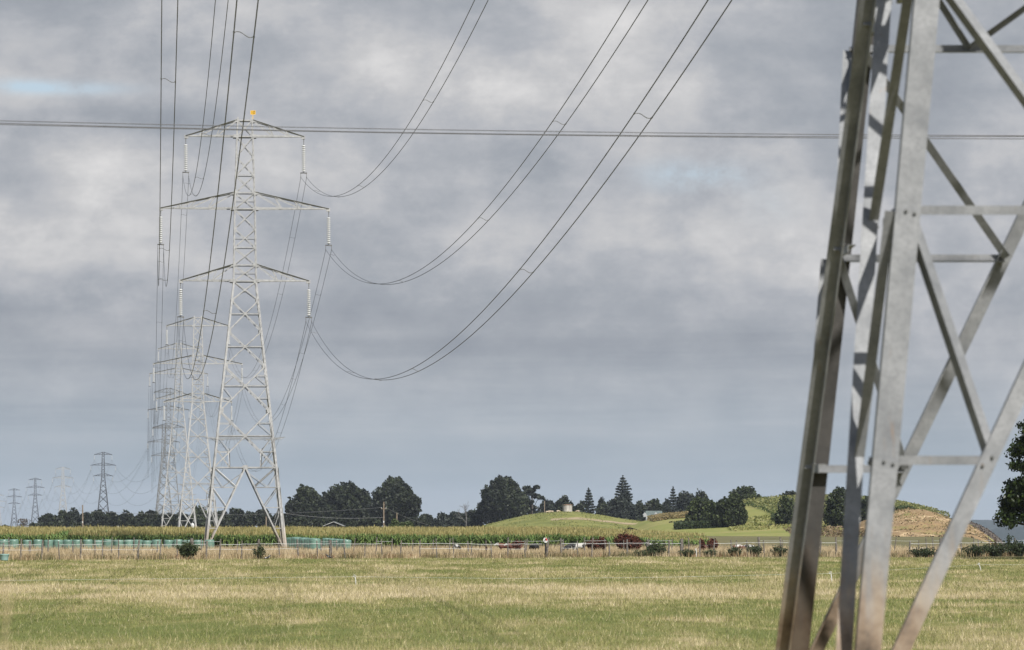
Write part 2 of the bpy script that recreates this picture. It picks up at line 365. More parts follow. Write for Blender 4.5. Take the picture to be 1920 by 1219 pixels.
def build_tower(T, mat, full=True):
    legs = []
    kz = [-1.2, 7.45] if T.e == 0 else [-1.2, 7.45 + T.e]
    nodes = kz + [T.z(v) for v in (26, 33.2, 40.4, 42.35)]
    for sx in (-1, 1):
        for sy in (-1, 1):
            m = MB()
            for a, b in zip(nodes[:-1], nodes[1:]):
                w = (.205 if b < T.z(20) else (.19 if b <= T.z(26.1) else .15)) * T.fat
                pa = (sx * T.hw(a), sy * T.hw(a), a); pb = (sx * T.hw(b), sy * T.hw(b), b)
                m.angle(pa, pb, (-sx, 0, 0), (0, -sy, 0), w, w, .022)
            # step bolts up one flange
            if full and sx == 1 and sy == -1:
                z = 2.6
                while z < T.z(42): m.bar((T.hw(z) - .05, -T.hw(z) + .01, z), (T.hw(z) - .05, -T.hw(z) - .13, z), .022); z += .45
            legs.append(m)
    L = MB()
    def mem(f, a, b, w=.09, inset=.026, t=.012, flip=1, twist=False, out=False):
        w = w * T.fat
        p = T.fp(f, a[0], a[1], inset); q = T.fp(f, b[0], b[1], inset)
        ax = (q - p).normalized(); d1 = ax.cross(INW[f]) * flip
        if out and f in (1, 3):                     # heel on the face, second flange standing outward
            L.angle(p - d1 * w * .5, q - d1 * w * .5, d1, -INW[f], w * .8, w, t); return
        if twist:                                   # angle iron set heel down, its flange turned towards the ground
            dn = ax.cross(INW[f]); dn = dn if dn.z < 0 else -dn
            nn = (dn * 1.5 - INW[f]).normalized(); e = ax.cross(nn); L.angle(p - e * w * .5, q - e * w * .5, e, -nn, w, w, t); return
        L.angle(p - d1 * w * .5, q - d1 * w * .5, d1, INW[f], w, w, t)
    def gus(f, u, z, sz=.34):
        c = T.fp(f, u, z, .024); n = INW[f]; x = Vector((0, 0, 1)).cross(n)
        Mx = Matrix((x, n, Vector((0, 0, 1)))).transposed()
        L.box(c, (sz, .012, sz), Mx)
    def bolt(f, u, z, off=0.0):
        c = T.fp(f, u, z, -.012); n = INW[f]; x = Vector((0, 0, 1)).cross(n)
        L.tube([c - n * .016, c + n * .02], .015, 6)
    lv = [0, 1.41, 3.46, 5.48, 7.45]
    h0 = T.hw(-.97) * .985
    ZK = 7.45
    def ks(z): return max(0.0, h0 * (1 - (z + .97) / (ZK + .97))) / T.hw(z)
    for f in range(4):
        for sg in (-1, 1):
            mem(f, (sg * .985, -.97), (0, ZK), .135, .0, .014, sg, False, True)
            for i in (1, 2, 3):
                mem(f, (sg * .985, lv[i]), (sg * ks(lv[i]), lv[i]), .075, .044, .01, -1)
                bolt(f, sg * .975, lv[i]); bolt(f, sg * .955, lv[i] - .02); bolt(f, sg * (ks(lv[i]) - .008), lv[i] + .035); bolt(f, sg * (ks(lv[i]) + .012), lv[i] - .035)
            for i in (1, 2):
                mem(f, (sg * .98, lv[i + 1]), (sg * ks(lv[i]) * (1 if i else .99), lv[i] + (.0 if i else .25)), .085, .07 if f in (0, 2) else .0, .01, -sg, True, True)
            mem(f, (sg * .98, lv[4]), (sg * ks(lv[3]), lv[3]), .09, .07 if f in (0, 2) else .0, .01, -sg, True, True)
            um = (ks(lv[3]) * .45 + .55 * .985)
            mem(f, (sg * .98, lv[4] - .55), (sg * um, lv[3]), .06, .07, .01, sg)
            mem(f, (sg * um, lv[3]), (sg * ks(6.9), 6.9), .06, .07, .01, sg)
        mem(f, (-.99, ZK), (.99, ZK), .11, .044, .012, -1)
        gus(f, 0, ZK, .42)
    # plan bracing at the apex level
    P = [T.fp(f, 0, ZK, .1) for f in range(4)]
    for i in range(4):
        L.angle(P[i], P[(i + 1) % 4], (0, 0, -1), (P[i] + P[(i + 1) % 4]) * -1, .09, .09, .01)
        mid = (P[i] + P[(i + 1) % 4]) / 2; cor = Vector((math.copysign(T.hw(ZK), mid.x), math.copysign(T.hw(ZK), mid.y), ZK))
        L.angle(mid, cor * .97 + Vector((0, 0, ZK * .03)), (0, 0, -1), (0, 0, 1) if 0 else (mid.y, -mid.x, 0), .07, .07, .01)
        mm = mid.copy(); L.box(mm + Vector((0, 0, .0)), (.3, .3, .014))
        for f in (i, (i + 1) % 4):
            q = T.fp(f, .55 if f == i else -.55, ZK + 1.9, .06)
            L.angle(mid, q, (0, 0, 1), (1, 0, 0), .07, .07, .01)
    pn = [7.45 + T.e, 13.1, 17.55, 21.04, 24.1, 26.0]
    pn = [pn[0]] + [T.z(v) for v in pn[1:]]
    if T.e: pn = [7.45] + ([7.45 + T.e / 2] if T.e > 9 else []) + pn
    up = [T.z(v) for v in (26.0, 27.6, 29.35, 31.2, 33.2, 34.8, 36.55, 38.4, 40.4, 42.05)]
    for f in range(4):
        for i, (a, b) in enumerate(zip(pn[:-1], pn[1:])):
            na, nb = T.hw(a), T.hw(b); zc = a + (b - a) * na / (na + nb)
            w = .12 if i < 2 else .10
            mem(f, (-.97, a), (.97, b), w, .030, .012); mem(f, (.97, a), (-.97, b), w, .048, .012, -1)
            if b < T.z(25): mem(f, (-.98, zc), (.98, zc), .09, .066, .01, -1)
            gus(f, 0, zc, .30)
            for sg in (-1, 1):
                gus(f, sg * .9, b, .34)
                if b - a > 4:
                    for q in (.5,):
                        zl = a + (zc - a) * q; xs = (na * (1 - (zl - a) / (zc - a))) / T.hw(zl)
                        mem(f, (sg * .97, zl), (sg * xs, zl), .07, .066, .01, -1)
                        mem(f, (sg * .97, zc), (sg * xs, zl), .06, .075, .01, sg)
                        zu = zc + (b - zc) * q; xu = (nb * (zu - zc) / (b - zc)) / T.hw(zu)
                        mem(f, (sg * .97, zu), (sg * xu, zu), .07, .066, .01, -1)
                        mem(f, (sg * .97, zc), (sg * xu, zu), .06, .075, .01, sg)
        for i, (a, b) in enumerate(zip(up[:-1], up[1:])):
            mem(f, (-.95, a), (.95, b), .085, .026, .01); mem(f, (.95, a), (-.95, b), .085, .042, .01, -1)
            for sg in (-1, 1): gus(f, sg * .85, b, .2)
            if i in (0, 1, 4, 8, 5): mem(f, (-.98, b), (.98, b), .08, .06, .01, -1)
            if i in (0, 2, 4): mem(f, (-.95, (a + b) / 2), (.95, (a + b) / 2), .06, .06, .01, -1)
        for zb, zt, _ in AR:
            mem(f, (-1, T.z(zb)), (1, T.z(zb)), .13, .02, .012, -1); mem(f, (-1, T.z(zt)), (1, T.z(zt)), .1, .02, .012, -1)
    arms = []; tips = []
    for zb, zt, sp in AR:
        for sg in (-1, 1):
            m = MB(); B, Tt = T.z(zb), T.z(zt); tip = Vector((sg * sp, 0, B + .02))
            hb, ht = T.hw(B), T.hw(Tt)
            for sy in (-1, 1):
                b0 = Vector((sg * hb, sy * hb, B)); t0 = Vector((sg * ht, sy * ht, Tt)); bt = tip + Vector((0, sy * .09, 0))
                m.angle(b0, bt, (0, -sy, 0), (0, 0, 1), .15 * T.fat, .15 * T.fat, .014); m.angle(t0, bt + Vector((0, 0, .02)), (0, -.7, .7), (0, .7, .7), .14 * T.fat, .14 * T.fat, .014)
                bn = [0, .36, .62, .80] if sp > 7 else [0, .40, .76]
                tn = [0, .26, .52, .72] if sp > 7 else [0, .30, .62]
                bp = lambda k: b0.lerp(bt, k); tp = lambda k: t0.lerp(bt + Vector((0, 0, .06)), k)
                seq = []
                for i in range(1, len(bn)): seq.append((tp(tn[i - 1]) if i > 1 else tp(0), bp(bn[i]))); seq.append((bp(bn[i]), tp(tn[i])))
                for p, q in seq: m.angle(p, q, (0, -sy, 0), (sg, 0, 0), .07 * T.fat, .07 * T.fat, .009)
                m.box(bt + Vector((-sg * .05, 0, -.02)), (.4, .014, .34)); m.box(t0 + Vector((sg * .05, 0, -.02)), (.32, .014, .3)); m.box(b0 + Vector((sg * .1, 0, .05)), (.4, .014, .3))
            for k0, k1 in ((0, .25), (.25, .5), (.5, .75)):
                pa = Vector((sg * hb, -hb, B)).lerp(tip, k0); pb = Vector((sg * hb, hb, B)).lerp(tip, k1)
                m.bar(pa, pb, .06, .012); pc = Vector((sg * hb, -hb, B)).lerp(tip, k1); m.bar(pc, pb, .06, .012)
            m.box(tip + Vector((0, 0, -.12)), (.16, .05, .28))
            arms.append(m); tips.append(tip)
    g = MB(); zg = 10.2
    n = T.hw(zg); cs = [Vector((sx * n, sy * n, zg)) for sx, sy in ((-1, -1), (1, -1), (1, 1), (-1, 1))]
    for c in cs:
        d = Vector((math.copysign(1, c.x), math.copysign(.4, c.y), 0)).normalized()
        g.bar(c - d * .9, c + d * 1.15 + Vector((0, 0, .25)), .05, .05); g.bar(c - d * .5 + Vector((0, 0, -.35)), c + d * .4 + Vector((0, 0, .1)), .04, .04)
    for o in (-.7, -.3, .3, .65, 1.0):
        q = [c + Vector((math.copysign(o, c.x), math.copysign(o * .4, c.y), .12 * (o + 1))) for c in cs]
        for i in range(4): g.tube([q[i], q[(i + 1) % 4]], .008, 4, False)
    return dict(legs=legs, lattice=L, arms=arms, tips=tips, guard=g)
def insulator(n=12):
    d = MB(); y = MB(); f = MB()
    f.tube([(0, 0, 0), (0, 0, -.55)], .028, 6); f.box((0, 0, -.2), (.09, .05, .16)); f.box((0, 0, -.48), (.1, .05, .1))
    prof = []; z0 = -.56; ps = 2.66 / 13
    for i in range(13):
        z = z0 - i * ps
        prof += [(.06, z), (.085, z - .02), (.195, z - .06), (.205, z - .125), (.17, z - .145), (.06, z - .15)]
    d.lathe((0, 0, 0), prof, n)
    ze = z0 - 13 * ps
    y.tube([(0, 0, ze + .08), (0, 0, ze - .1)], .03, 6)
    y.bar((-.34, 0, ze - .12), (.34, 0, ze - .12), .02, .12); y.bar((-.29, -.02, ze - .1), (.29, .02, ze - .2), .03, .05)
    for s in (-1, 1): y.tube([(s * .29, 0, ze - .12), (s * .29, 0, -INS)], .026, 6); y.tube([(s * .29, -.28, -INS - .02), (s * .29, .28, -INS - .02)], .038, 6)
    return d, y, f
TMESH = {}
def tower_meshes(key, T, full=True):
    if key in TMESH: return TMESH[key]
    D = build_tower(T, None, full); d, y, f = insulator(12 if full else 8)
    TMESH[key] = dict(legs=[m.mesh('leg') for m in D['legs']], lattice=D['lattice'].mesh('lattice_bracing'), arms=[m.mesh('crossarm') for m in D['arms']], tips=D['tips'],
                      guard=D['guard'].mesh('anti_climb_guard'), disc=d.mesh('insulator_string', True), yoke=y.mesh('yoke'), hang=f.mesh('hanger'))
    return TMESH[key]
def place_tower(key, T, loc, rz, mat, label, full=True, plate=False, swing=0.0):
    D = tower_meshes(key, T, full)
    root = empty('pylon', loc, label, 'pylon', 'lattice pylons of the double circuit line', rz)
    def ln(nm, me, mt, par, l=None):
        o = bpy.data.objects.new(nm, me)
        COL.objects.link(o); o.parent = par
        if not me.materials: me.materials.append(mt)
        if me.materials[0] != mt: o.material_slots[0].link = 'OBJECT'; o.material_slots[0].material = mt
        if l is not None: o.location = l
        return o
    for li, m in enumerate(D['legs']): ln('leg', m, M_STEEL_SHADED if mat is M_STEELN and li == 1 else mat, root)
    ln('lattice_bracing', D['lattice'], mat, root)
    for m in D['arms']: ln('crossarm', m, mat, root)
    ln('anti_climb_guard', D['guard'], mat, root)
    for tip in D['tips']:
        o = ln('insulator_string', D['disc'], M_DISC, root, tip + Vector((0, 0, -.22)))
        o.rotation_euler = (0, swing, 0)
        ln('yoke', D['yoke'], M_STEELD, o); ln('hanger', D['hang'], M_STEELD, o)
    if plate:
        p = MB(); zt = T.z(42.35)
        p.bar((.79, -.77, zt - .2), (.79, -.77, zt + .25), .05); p.box((.80, -.80, zt + .44), (.50, .02, .40))
        po = p.build('number_plate', M_YEL, root)
        tc = bpy.data.curves.new('digits', 'FONT'); tc.body = '10'; tc.size = .42; tc.align_x = 'CENTER'; tc.align_y = 'CENTER'; tc.extrude = .004; tc.offset = .004
        to = bpy.data.objects.new('digits_tmp', tc); COL.objects.link(to); bpy.context.view_layer.update()
        me = bpy.data.meshes.new_from_object(to.evaluated_get(bpy.context.evaluated_depsgraph_get())); bpy.data.objects.remove(to); me.name = 'digits'
        dg = link('digits', me, M_ORANGE, po); dg.location = (.80, -.818, zt + .44); dg.rotation_euler = (R(90), 0, 0)
    mw = Matrix.Translation(Vector(loc)) @ Matrix.Rotation(rz, 4, 'Z')
    RS = Matrix.Rotation(swing, 3, 'Y')
    return [[mw @ (t + Vector((0, 0, -.22)) + RS @ Vector((s * .29, 0, -INS - .02))) for s in (-1, 1)] for t in D['tips']]
TW = []
def axis(p, q): return math.atan2(-(q[0] - p[0]), q[1] - p[1])
pos = [(6.69, 40.65), (xat(459, 452), 452), (xat(371, 861), 861), (xat(335, 1311), 1311), (xat(316, 1853), 1853), (xat(307, 2396), 2396), (xat(193.5, 3055), 3055), (xat(118, 3648), 3648), (xat(66, 4213), 4213), (xat(26.5, 4791), 4791), (xat(-2, 5350), 5350)]
ext = [0, 0, 0, 12, 16, 12, 8, 8, 8, 0, 0]
bz = [2.04, 0, -2.1, -2.3, -4.5, -5.3, -6.8, -11, -15.6, -14.4, -18]
plab = ['huge weathered pylon base with muddy brown feet cut off by the right edge',
 'tall pale pylon with a yellow number plate standing behind the paddock fence',
 'second pylon of the line, half hidden behind the tall numbered pylon',
 'third pylon in line, its arms just left of the half hidden second pylon',
 'fourth pylon in line, small pale arms low among the hanging wires',
 'fifth pylon, grey and narrow, leftmost of the overlapping cluster of pylons',
 'small dark pylon standing alone over the tree belt, left of the cluster',
 'small pale pylon above the dark trees, left of the lone dark pylon',
 'tiny grey pylon beyond the tree belt, right of a brown bushy tree',
 'tiny faint pylon left of the brown bushy tree near the photo edge',
 'faintest pylon, cut off by the left edge of the photo']
for i in range(11):
    a = .006 if i == 0 else axis(pos[max(i - 1, 0)], pos[min(i + 1, 10)])
    T = Tower(ext[i], .06 if i == 0 else 0, [1, 1, 1.3, 1.4, 1.4, 1.5, 1.8, 1.8, 1.9, 1.9, 1.9][i])
    key = ('N' if i == 0 else ('A%d_%d' % (ext[i], T.fat * 100) if i > 2 else 'T%d' % i))
    mat = M_STEELN if i == 0 else (M_STEELF if i in (6, 8, 9) else M_STEELD if i in (4, 5) else M_STEEL)
    TW.append(place_tower(key, T, (pos[i][0], pos[i][1], bz[i]), a, mat, plab[i], i < 3, i == 1, .275 if i == 0 else 0.0))
# ------------------------------------------------------------------ conductors: one twin bundle per phase and span
SAG0 = {0: 13.25, 1: 13.25, 2: 13.0, 3: 12.75, 4: 12.25, 5: 12.25}
names = ['edge pylon', 'numbered pylon', 'second pylon', 'third pylon', 'fourth pylon', 'fifth pylon', 'lone dark pylon', 'small pale pylon', 'tiny grey pylon', 'tiny faint pylon', 'faintest pylon']
def wire(parent, p, q, sag, r, n=90, dense=False):
    pts = []
    for i in range(n + 1):
        t = i / n
        if dense: t = t ** 1.8
        v = p.lerp(q, t); v.z -= 4 * sag * t * (1 - t); pts.append(v - parent.location)
    m = MB(); m.tube(pts, r, 5, False); return m.build('wire', M_WIRE, parent, True)
for sp in range(10):
    span = pos[sp + 1][1] - pos[sp][1]
    for ph in range(6):
        lv, sd = LEVEL[ph // 2], ('left', 'right')[ph % 2]
        A, B = TW[sp][ph], TW[sp + 1][ph]
        # A/B tip order: left arm then right arm of each level
        idx = {0: 0, 1: 3, 2: 1, 3: 4, 4: 2, 5: 5}
        sag = ([SAG0[0], SAG0[0], 13.0, 12.75, 12.25, 12.25][ph]) if sp == 0 else 12.0 * (span / 411) ** 2
        sag = min(sag, 19)
        if sp == 0: lab = 'twin conductor sweeping from the photo top to the numbered pylon %s %s arm' % (sd, lv)
        else: lab = '%s %s twin conductor from the %s to the %s' % (lv, sd, names[sp], names[sp + 1])
        root = empty('power_line', A[0], lab, 'power line', 'twin conductors strung between the pylons')
        r = .019 if sp == 0 else (.019 if sp == 1 else .02 if sp < 4 else .026)
        for k in (0, 1): wire(root, A[k], B[k], sag, r, 140 if sp == 0 else 60, sp == 0)
        if sp < 2:
            ns = 7
            for j in range(ns):
                t = (j + .6 + .12 * ((ph * 7 + j * 3) % 5 - 2)) / ns
                p, q = [A[k].lerp(B[k], t) - Vector((0, 0, 4 * sag * t * (1 - t))) - root.location for k in (0, 1)]
                m = MB(); c = [p.lerp(q, s) + Vector((0, .05 * math.sin(s * 9), .05 * math.sin(s * math.pi * 2))) for s in np.linspace(0, 1, 8)]
                m.tube(c, .015, 6); m.tube([p - Vector((0, .1, 0)), p + Vector((0, .1, 0))], .026, 6); m.tube([q - Vector((0, .1, 0)), q + Vector((0, .1, 0))], .026, 6)
                m.build('spacer', M_STEELD, root)
# local overhead line crossing the view
for k, (v0, v1, v2) in enumerate(((226.5, 245.5, 254.5), (231, 251.5, 256), (233.5, 252.5, 260.5))):
    Y = 84 + k * .9; m = MB(); pts = []
    co = np.polyfit([0, 960, 1920], [v0, v1, v2], 2)
    for u in np.linspace(-1500, 3600, 60):
        v = np.polyval(co, u) if 0 <= u <= 1920 else (v0 + (2 * co[0] * 0 + co[1]) * u if u < 0 else v2 + (2 * co[0] * 1920 + co[1]) * (u - 1920))
        pts.append(at(u, v, Y))
    m.tube(pts, .0085, 6, False)
    tag(m.build('overhead_cable', M_GCABLE, None, True), ['uppermost thin cable crossing the whole sky above the pylon arms', 'middle thin cable crossing the whole sky above the pylon arms', 'lowest thin cable crossing the whole sky above the pylon arms'][k], 'cable', 'cables of the local line crossing the sky')

# ------------------------------------------------------------------ maize
def build_corn():
    def plant_batch(px, py, hh, nleaf, tass, width):
        n = len(px); V = []; C = []; Fq = []
        base = gz(px, py); off = 0
        def addquad(P, c):
            nonlocal off
            V.append(P.reshape(-1, 3)); C.append(np.repeat(c, 4, 0)); k = len(P)
            Fq.append(np.arange(off, off + 4 * k).reshape(k, 4)); off += 4 * k
        def quad(a, b, w, c, wt=None):
            wt = w if wt is None else wt
            addquad(np.stack([a - w, a + w, b + wt, b - wt], 1), c)
        pos = np.stack([px, py, base], -1)
        st = RNG.random(n) * 2 * np.pi
        topp = pos + np.stack([RNG.normal(0, .05, n), RNG.normal(0, .05, n), hh * .9], -1)
        w = np.zeros((n, 3)); w[:, 0] = .022
        stc = np.tile([[.10, .13, .045]], (n, 1)) * (1 + RNG.normal(0, .1, (n, 1)))
        quad(pos, topp, w, stc, w * .6)
        plane = RNG.random(n) * np.pi
        for i in range(nleaf):
            fr = .18 + .68 * (i + RNG.random(n) * .6) / nleaf
            az = plane + np.pi * (i % 2) + RNG.normal(0, .45, n); d = np.stack([np.cos(az), np.sin(az), 0 * az], -1)
            ll = (.75 + .25 * RNG.random(n)) * (1.15 - fr * .5) * .75
            r0 = pos + (topp - pos) * fr[:, None]
            m1 = r0 + d * (ll * .45)[:, None] + np.array([0, 0, 1]) * (ll * .42)[:, None]
            e1 = r0 + d * ll[:, None] + np.array([0, 0, 1]) * (ll * (.25 - .7 * RNG.random(n)))[:, None]
            sd = np.stack([-np.sin(az), np.cos(az), 0 * az], -1) * width
            dryt = np.clip(RNG.normal(.14 + .18 * np.clip(fr - .66, 0, 1) * 2, .14, n), 0, 1)
            c = lerpc(dryt, [(0, (.11, .185, .05)), (.3, (.19, .26, .075)), (.7, (.31, .31, .10)), (1, (.44, .38, .16))]) * (1 + RNG.normal(0, .15, (n, 1)))
            quad(r0, m1, sd * .6, c, sd); quad(m1, e1, sd, c, sd * .2)
        for i in range(tass):
            az = RNG.random(n) * 2 * np.pi; sp = .05 + .12 * RNG.random(n)
            e = topp + np.stack([np.cos(az) * sp, np.sin(az) * sp, hh * .10 + .16 * RNG.random(n)], -1)
            ws = np.stack([np.sin(az), -np.cos(az), 0 * az], -1) * .018
            c = lerpc(RNG.random(n), [(0, (.30, .26, .085)), (1, (.52, .44, .19))])
            quad(topp - np.array([0, 0, .12]), e, ws * 1.2, c, ws)
        return np.concatenate(V), np.concatenate(C), np.concatenate(Fq)
    out = []; off = 0; Vs = []; Cs = []; Fs = []
    def inside(x, y):
        u = x / y * F + CX
        k = (u > -60) & (u < 1318 - (y - 478) * .25 + 14 * vnoise(y / 6, y * 0, 3))
        k &= ~((u > 96 + (y - 478) * .6) & (u < 128 + (y - 478) * .35) & (y < 560))
        return k & (y > 478 + 1.5 * vnoise(x / 3, x * 0, 9))
    def rows(y0, y1, dy, dx):
        X = []; Y = []
        for y in np.arange(y0, y1, dy):
            x0, x1 = -.125 * y, .045 * y; xs = np.arange(x0, x1, dx) + RNG.random() * dx; X.append(xs + RNG.normal(0, dx * .2, len(xs))); Y.append(np.full(len(xs), y) + RNG.normal(0, .12, len(xs)))
        X = np.concatenate(X); Y = np.concatenate(Y); k = inside(X, Y); return X[k], Y[k]
    for (y0, y1, dy, dx, nl, ta, wd) in ((478, 487, .8, .2, 12, 3, .06), (487, 520, 1.6, .28, 8, 2, .08), (520, 700, 4.5, .4, 7, 2, .11), (700, 860, 10, .6, 6, 1, .13)):
        x, y = rows(y0, y1, dy, dx)
        hh = 1.72 + .33 * sstep(478, 510, y) + RNG.normal(0, .1, len(x)) + .45 * (fbm(x / 3, y / 9, 91, 3) - .5) - .7 * sstep(1060, 1300, x / y * F + CX)
        V, C, Q = plant_batch(x, y, hh, nl, ta, wd); Vs.append(V); Cs.append(C); Fs.append(Q + off); off += len(V)
    me = npmesh('maize', np.concatenate(Vs), np.concatenate(Fs), np.concatenate(Cs))
    tag(link('maize_field', me, M_CORN), 'tall green maize crop with tan tassels', 'maize', kind='stuff')
build_corn()

# ------------------------------------------------------------------ hills
def ridge(name, Yc, prof, depth, back, mat, nx=160, ny=40, rough=.0, seed=3, foot=-6, kind='structure', label=None):
    us = np.linspace(prof[0][0], prof[-1][0], nx); top = np.interp(us, [p[0] for p in prof], [p[1] for p in prof])
    k = np.ones(7) / 7; top = np.convolve(np.pad(top, 3, 'edge'), k, 'valid')
    tt = np.concatenate([np.linspace(-1, 0, ny), np.linspace(0, 1, ny // 2)[1:]])
    V = []
    for t in tt:
        y = Yc + (depth * t if t < 0 else back * t); x = (us - CX) / F * Yc
        g = gz(x, np.full(nx, y)) + foot * .05
        zt = H - (top - HY) / F * Yc
        s = math.cos(t * math.pi / 2) ** 2 if t > 0 else .5 + .5 * math.cos(t * math.pi)
        z = (g - .4) * (1 - s) + zt * s
        if rough: z = z + (fbm(x / 7, np.full(nx, y / 7), seed, 4) - .5) * rough * (1 - abs(t)) * (4 * abs(t) + .25)
        V.append(np.stack([x, np.full(nx, y), z], -1))
    V = np.array(V); nr = len(tt); i = np.arange(nr * nx).reshape(nr, nx)
    Fc = np.stack([i[:-1, :-1], i[:-1, 1:], i[1:, 1:], i[1:, :-1]], -1).reshape(-1, 4)
    o = link(name, npmesh(name, V.reshape(-1, 3), Fc, None, True), mat); tag(o, label, None, None, kind)
    return V
def hillmat(name, stops, scale, scale2=.6, mp_scale=(1, 1, 1)):
    m, t, n, l, b = nt(name); p = geopos(t); mp = n.new('ShaderNodeMapping'); mp.inputs['Scale'].default_value = mp_scale; l.new(p, mp.inputs['Vector'])
    f = mth(t, 'ADD', mth(t, 'MULTIPLY', noise(t, scale, 5, .65, mp.outputs['Vector']), .65), mth(t, 'MULTIPLY', noise(t, scale2, 5, .65, mp.outputs['Vector']), .35))
    l.new(ramp(t, f, stops), b.inputs['Base Color']); b.inputs['Roughness'].default_value = .95; b.inputs['Specular IOR Level'].default_value = .1
    return m
M_MOUND = hillmat('mound_grass', [(.40, (.145, .16, .045)), (.5, (.215, .22, .065)), (.64, (.30, .275, .09))], .06, .7)
M_SIDE = hillmat('hillside_grass', [(.36, (.19, .215, .055)), (.5, (.26, .265, .08)), (.62, (.34, .29, .12))], .035, .5)
M_BARE = hillmat('bare_bank', [(.38, (.23, .215, .08)), (.46, (.34, .235, .12)), (.52, (.26, .175, .095)), (.58, (.46, .335, .185)), (.64, (.70, .53, .32))], .16, .9)
M_CUT = hillmat('gravel_cut', [(.35, (.12, .10, .08)), (.6, (.20, .165, .135))], .3, 1.2)
M_FAR = hillmat('far_bush', [(.4, (.030, .045, .048)), (.6, (.05, .066, .064))], .004, .02)
MOUND = ridge('hill', 1500, [(870, 999), (909, 984.6), (944, 975.6), (986, 966), (1021, 961.5), (1063, 959.5), (1086, 959.8), (1132, 967), (1173, 974), (1215, 980), (1256, 984), (1312, 989), (1369, 994), (1425, 1000), (1480, 1004)], 150, 120, M_MOUND, rough=.7, seed=12)
SIDE = ridge('hillside', 1250, [(1180, 990), (1205, 977), (1237, 971), (1281, 967.5), (1340, 956), (1400, 945.5), (1440, 941), (1500, 938.5), (1570, 938), (1640, 944), (1700, 957), (1730, 990)], 330, 120, M_SIDE, 200)
BARE = ridge('bare_hill', 1060, [(1560, 1004), (1610, 975), (1650, 962), (1677, 957.5), (1717, 954.5), (1742, 964), (1771, 975), (1788, 981), (1802, 992), (1812, 1006)], 120, 90, M_BARE, 200, 60, 2.4)
CUT = ridge('gravel_hill', 1120, [(1755, 1000), (1775, 983), (1800, 977.5), (1815, 979.5), (1832, 986), (1847, 996), (1862, 1009)], 70, 60, M_CUT, 100, 40, 1.8, 8)
ridge('far_hills', 9800, [(1500, 999), (1600, 985), (1700, 979), (1790, 976), (1830, 974.5), (1880, 976), (1930, 977.5), (2000, 975), (2150, 978), (2500, 992)], 900, 1500, M_FAR, 200, 20, 6, 4, -20)
ridge('far_ridge', 7600, [(1780, 1006), (1850, 994), (1890, 987.5), (1940, 986), (2020, 989), (2200, 1002)], 500, 900, M_FAR, 120, 20, 5, 9, -20)
# sea behind the cliff edge
wm, t_, n_, l_, b_ = nt('sea_water'); b_.inputs['Base Color'].default_value = (.03, .06, .09, 1); b_.inputs['Roughness'].default_value = .25
bn_ = n_.new('ShaderNodeBump'); bn_.inputs['Strength'].default_value = .4; l_.new(noise(t_, .08, 4, .6, geopos(t_)), bn_.inputs['Height']); l_.new(bn_.outputs['Normal'], b_.inputs['Normal'])
tag(link('sea', npmesh('sea', [(20, 700, -44), (3000, 700, -44), (6500, 13400, -44), (300, 13400, -44)], [(0, 1, 2, 3)]), wm), kind='structure')
# tan vehicle track over the mound
def surf(V, x, y):
    xs = V[0, :, 0]; ys = V[:, 0, 1]; j = np.clip(np.searchsorted(xs, x) - 1, 0, len(xs) - 2); i = np.clip(np.searchsorted(ys, y) - 1, 0, len(ys) - 2)
    fx = (x - xs[j]) / (xs[j + 1] - xs[j]); fy = (y - ys[i]) / (ys[i + 1] - ys[i]); Z = V[..., 2]
    return (Z[i, j] * (1 - fx) + Z[i, j + 1] * fx) * (1 - fy) + (Z[i + 1, j] * (1 - fx) + Z[i + 1, j + 1] * fx) * fy
m = MB(); vs = []; fs = []
for k, s in enumerate(np.linspace(0, 1, 60)):
    u = 1030 + 330 * s; x = xat(u, 1500); y0 = 1500 - 62 + 16 * s + 1.5 * math.sin(s * 14)
    for j in range(4): y = y0 - 2 + j * 3.4; vs.append((x, y, surf(MOUND, x, y) + .06))
    if k:
        for j in range(3): b = (k - 1) * 4 + j; fs.append((b, b + 4, b + 5, b + 1))
m.add(vs, fs)
tag(m.build('track', simple('worn_track', (.30, .235, .13), (.42, .33, .19), .4, .95)), kind='structure')

# crop rows on the right hillside
def build_rows():
    Vs = []; Cs = []; Fs = []; off = 0
    for r in range(29):
        u0 = 1385 + r * 10.4
        for k in range(80):
            s = k / 79; y = 1235 - 125 * s; x = xat(u0 + 26 * s - 14 * s * s, 1250) + RNG.normal(0, .12)
            z = float(surf(SIDE, x, y)); n = 9
            c = np.array([x, y, z]) + np.stack([RNG.normal(0, .1, n), RNG.normal(0, .7, n), RNG.random(n) * 1.7 + .05], -1)
            a = RNG.normal(0, 1, (n, 3)); a /= np.linalg.norm(a, axis=1)[:, None]; b = np.cross(a, RNG.normal(0, 1, (n, 3))); b /= np.linalg.norm(b, axis=1)[:, None]
            P = np.stack([c - a * .24, c - b * .16, c + a * .24, c + b * .16], 1); Vs.append(P.reshape(-1, 3))
            Fs.append(np.arange(off, off + 4 * n).reshape(n, 4)); off += 4 * n
            Cs.append(np.repeat(lerpc(np.clip(RNG.normal(.35 + .5 * (c[:, 2] - z > .85), .2, n), 0, 1), [(0, (.045, .075, .022)), (.6, (.10, .135, .04)), (1, (.30, .29, .11))]), 4, 0))
    me = npmesh('crop_rows', np.concatenate(Vs), np.concatenate(Fs), np.concatenate(Cs))
    tag(link('crop_rows', me, M_CORN), 'pale green crop rows climbing the right hillside', 'crop', kind='stuff')
build_rows()
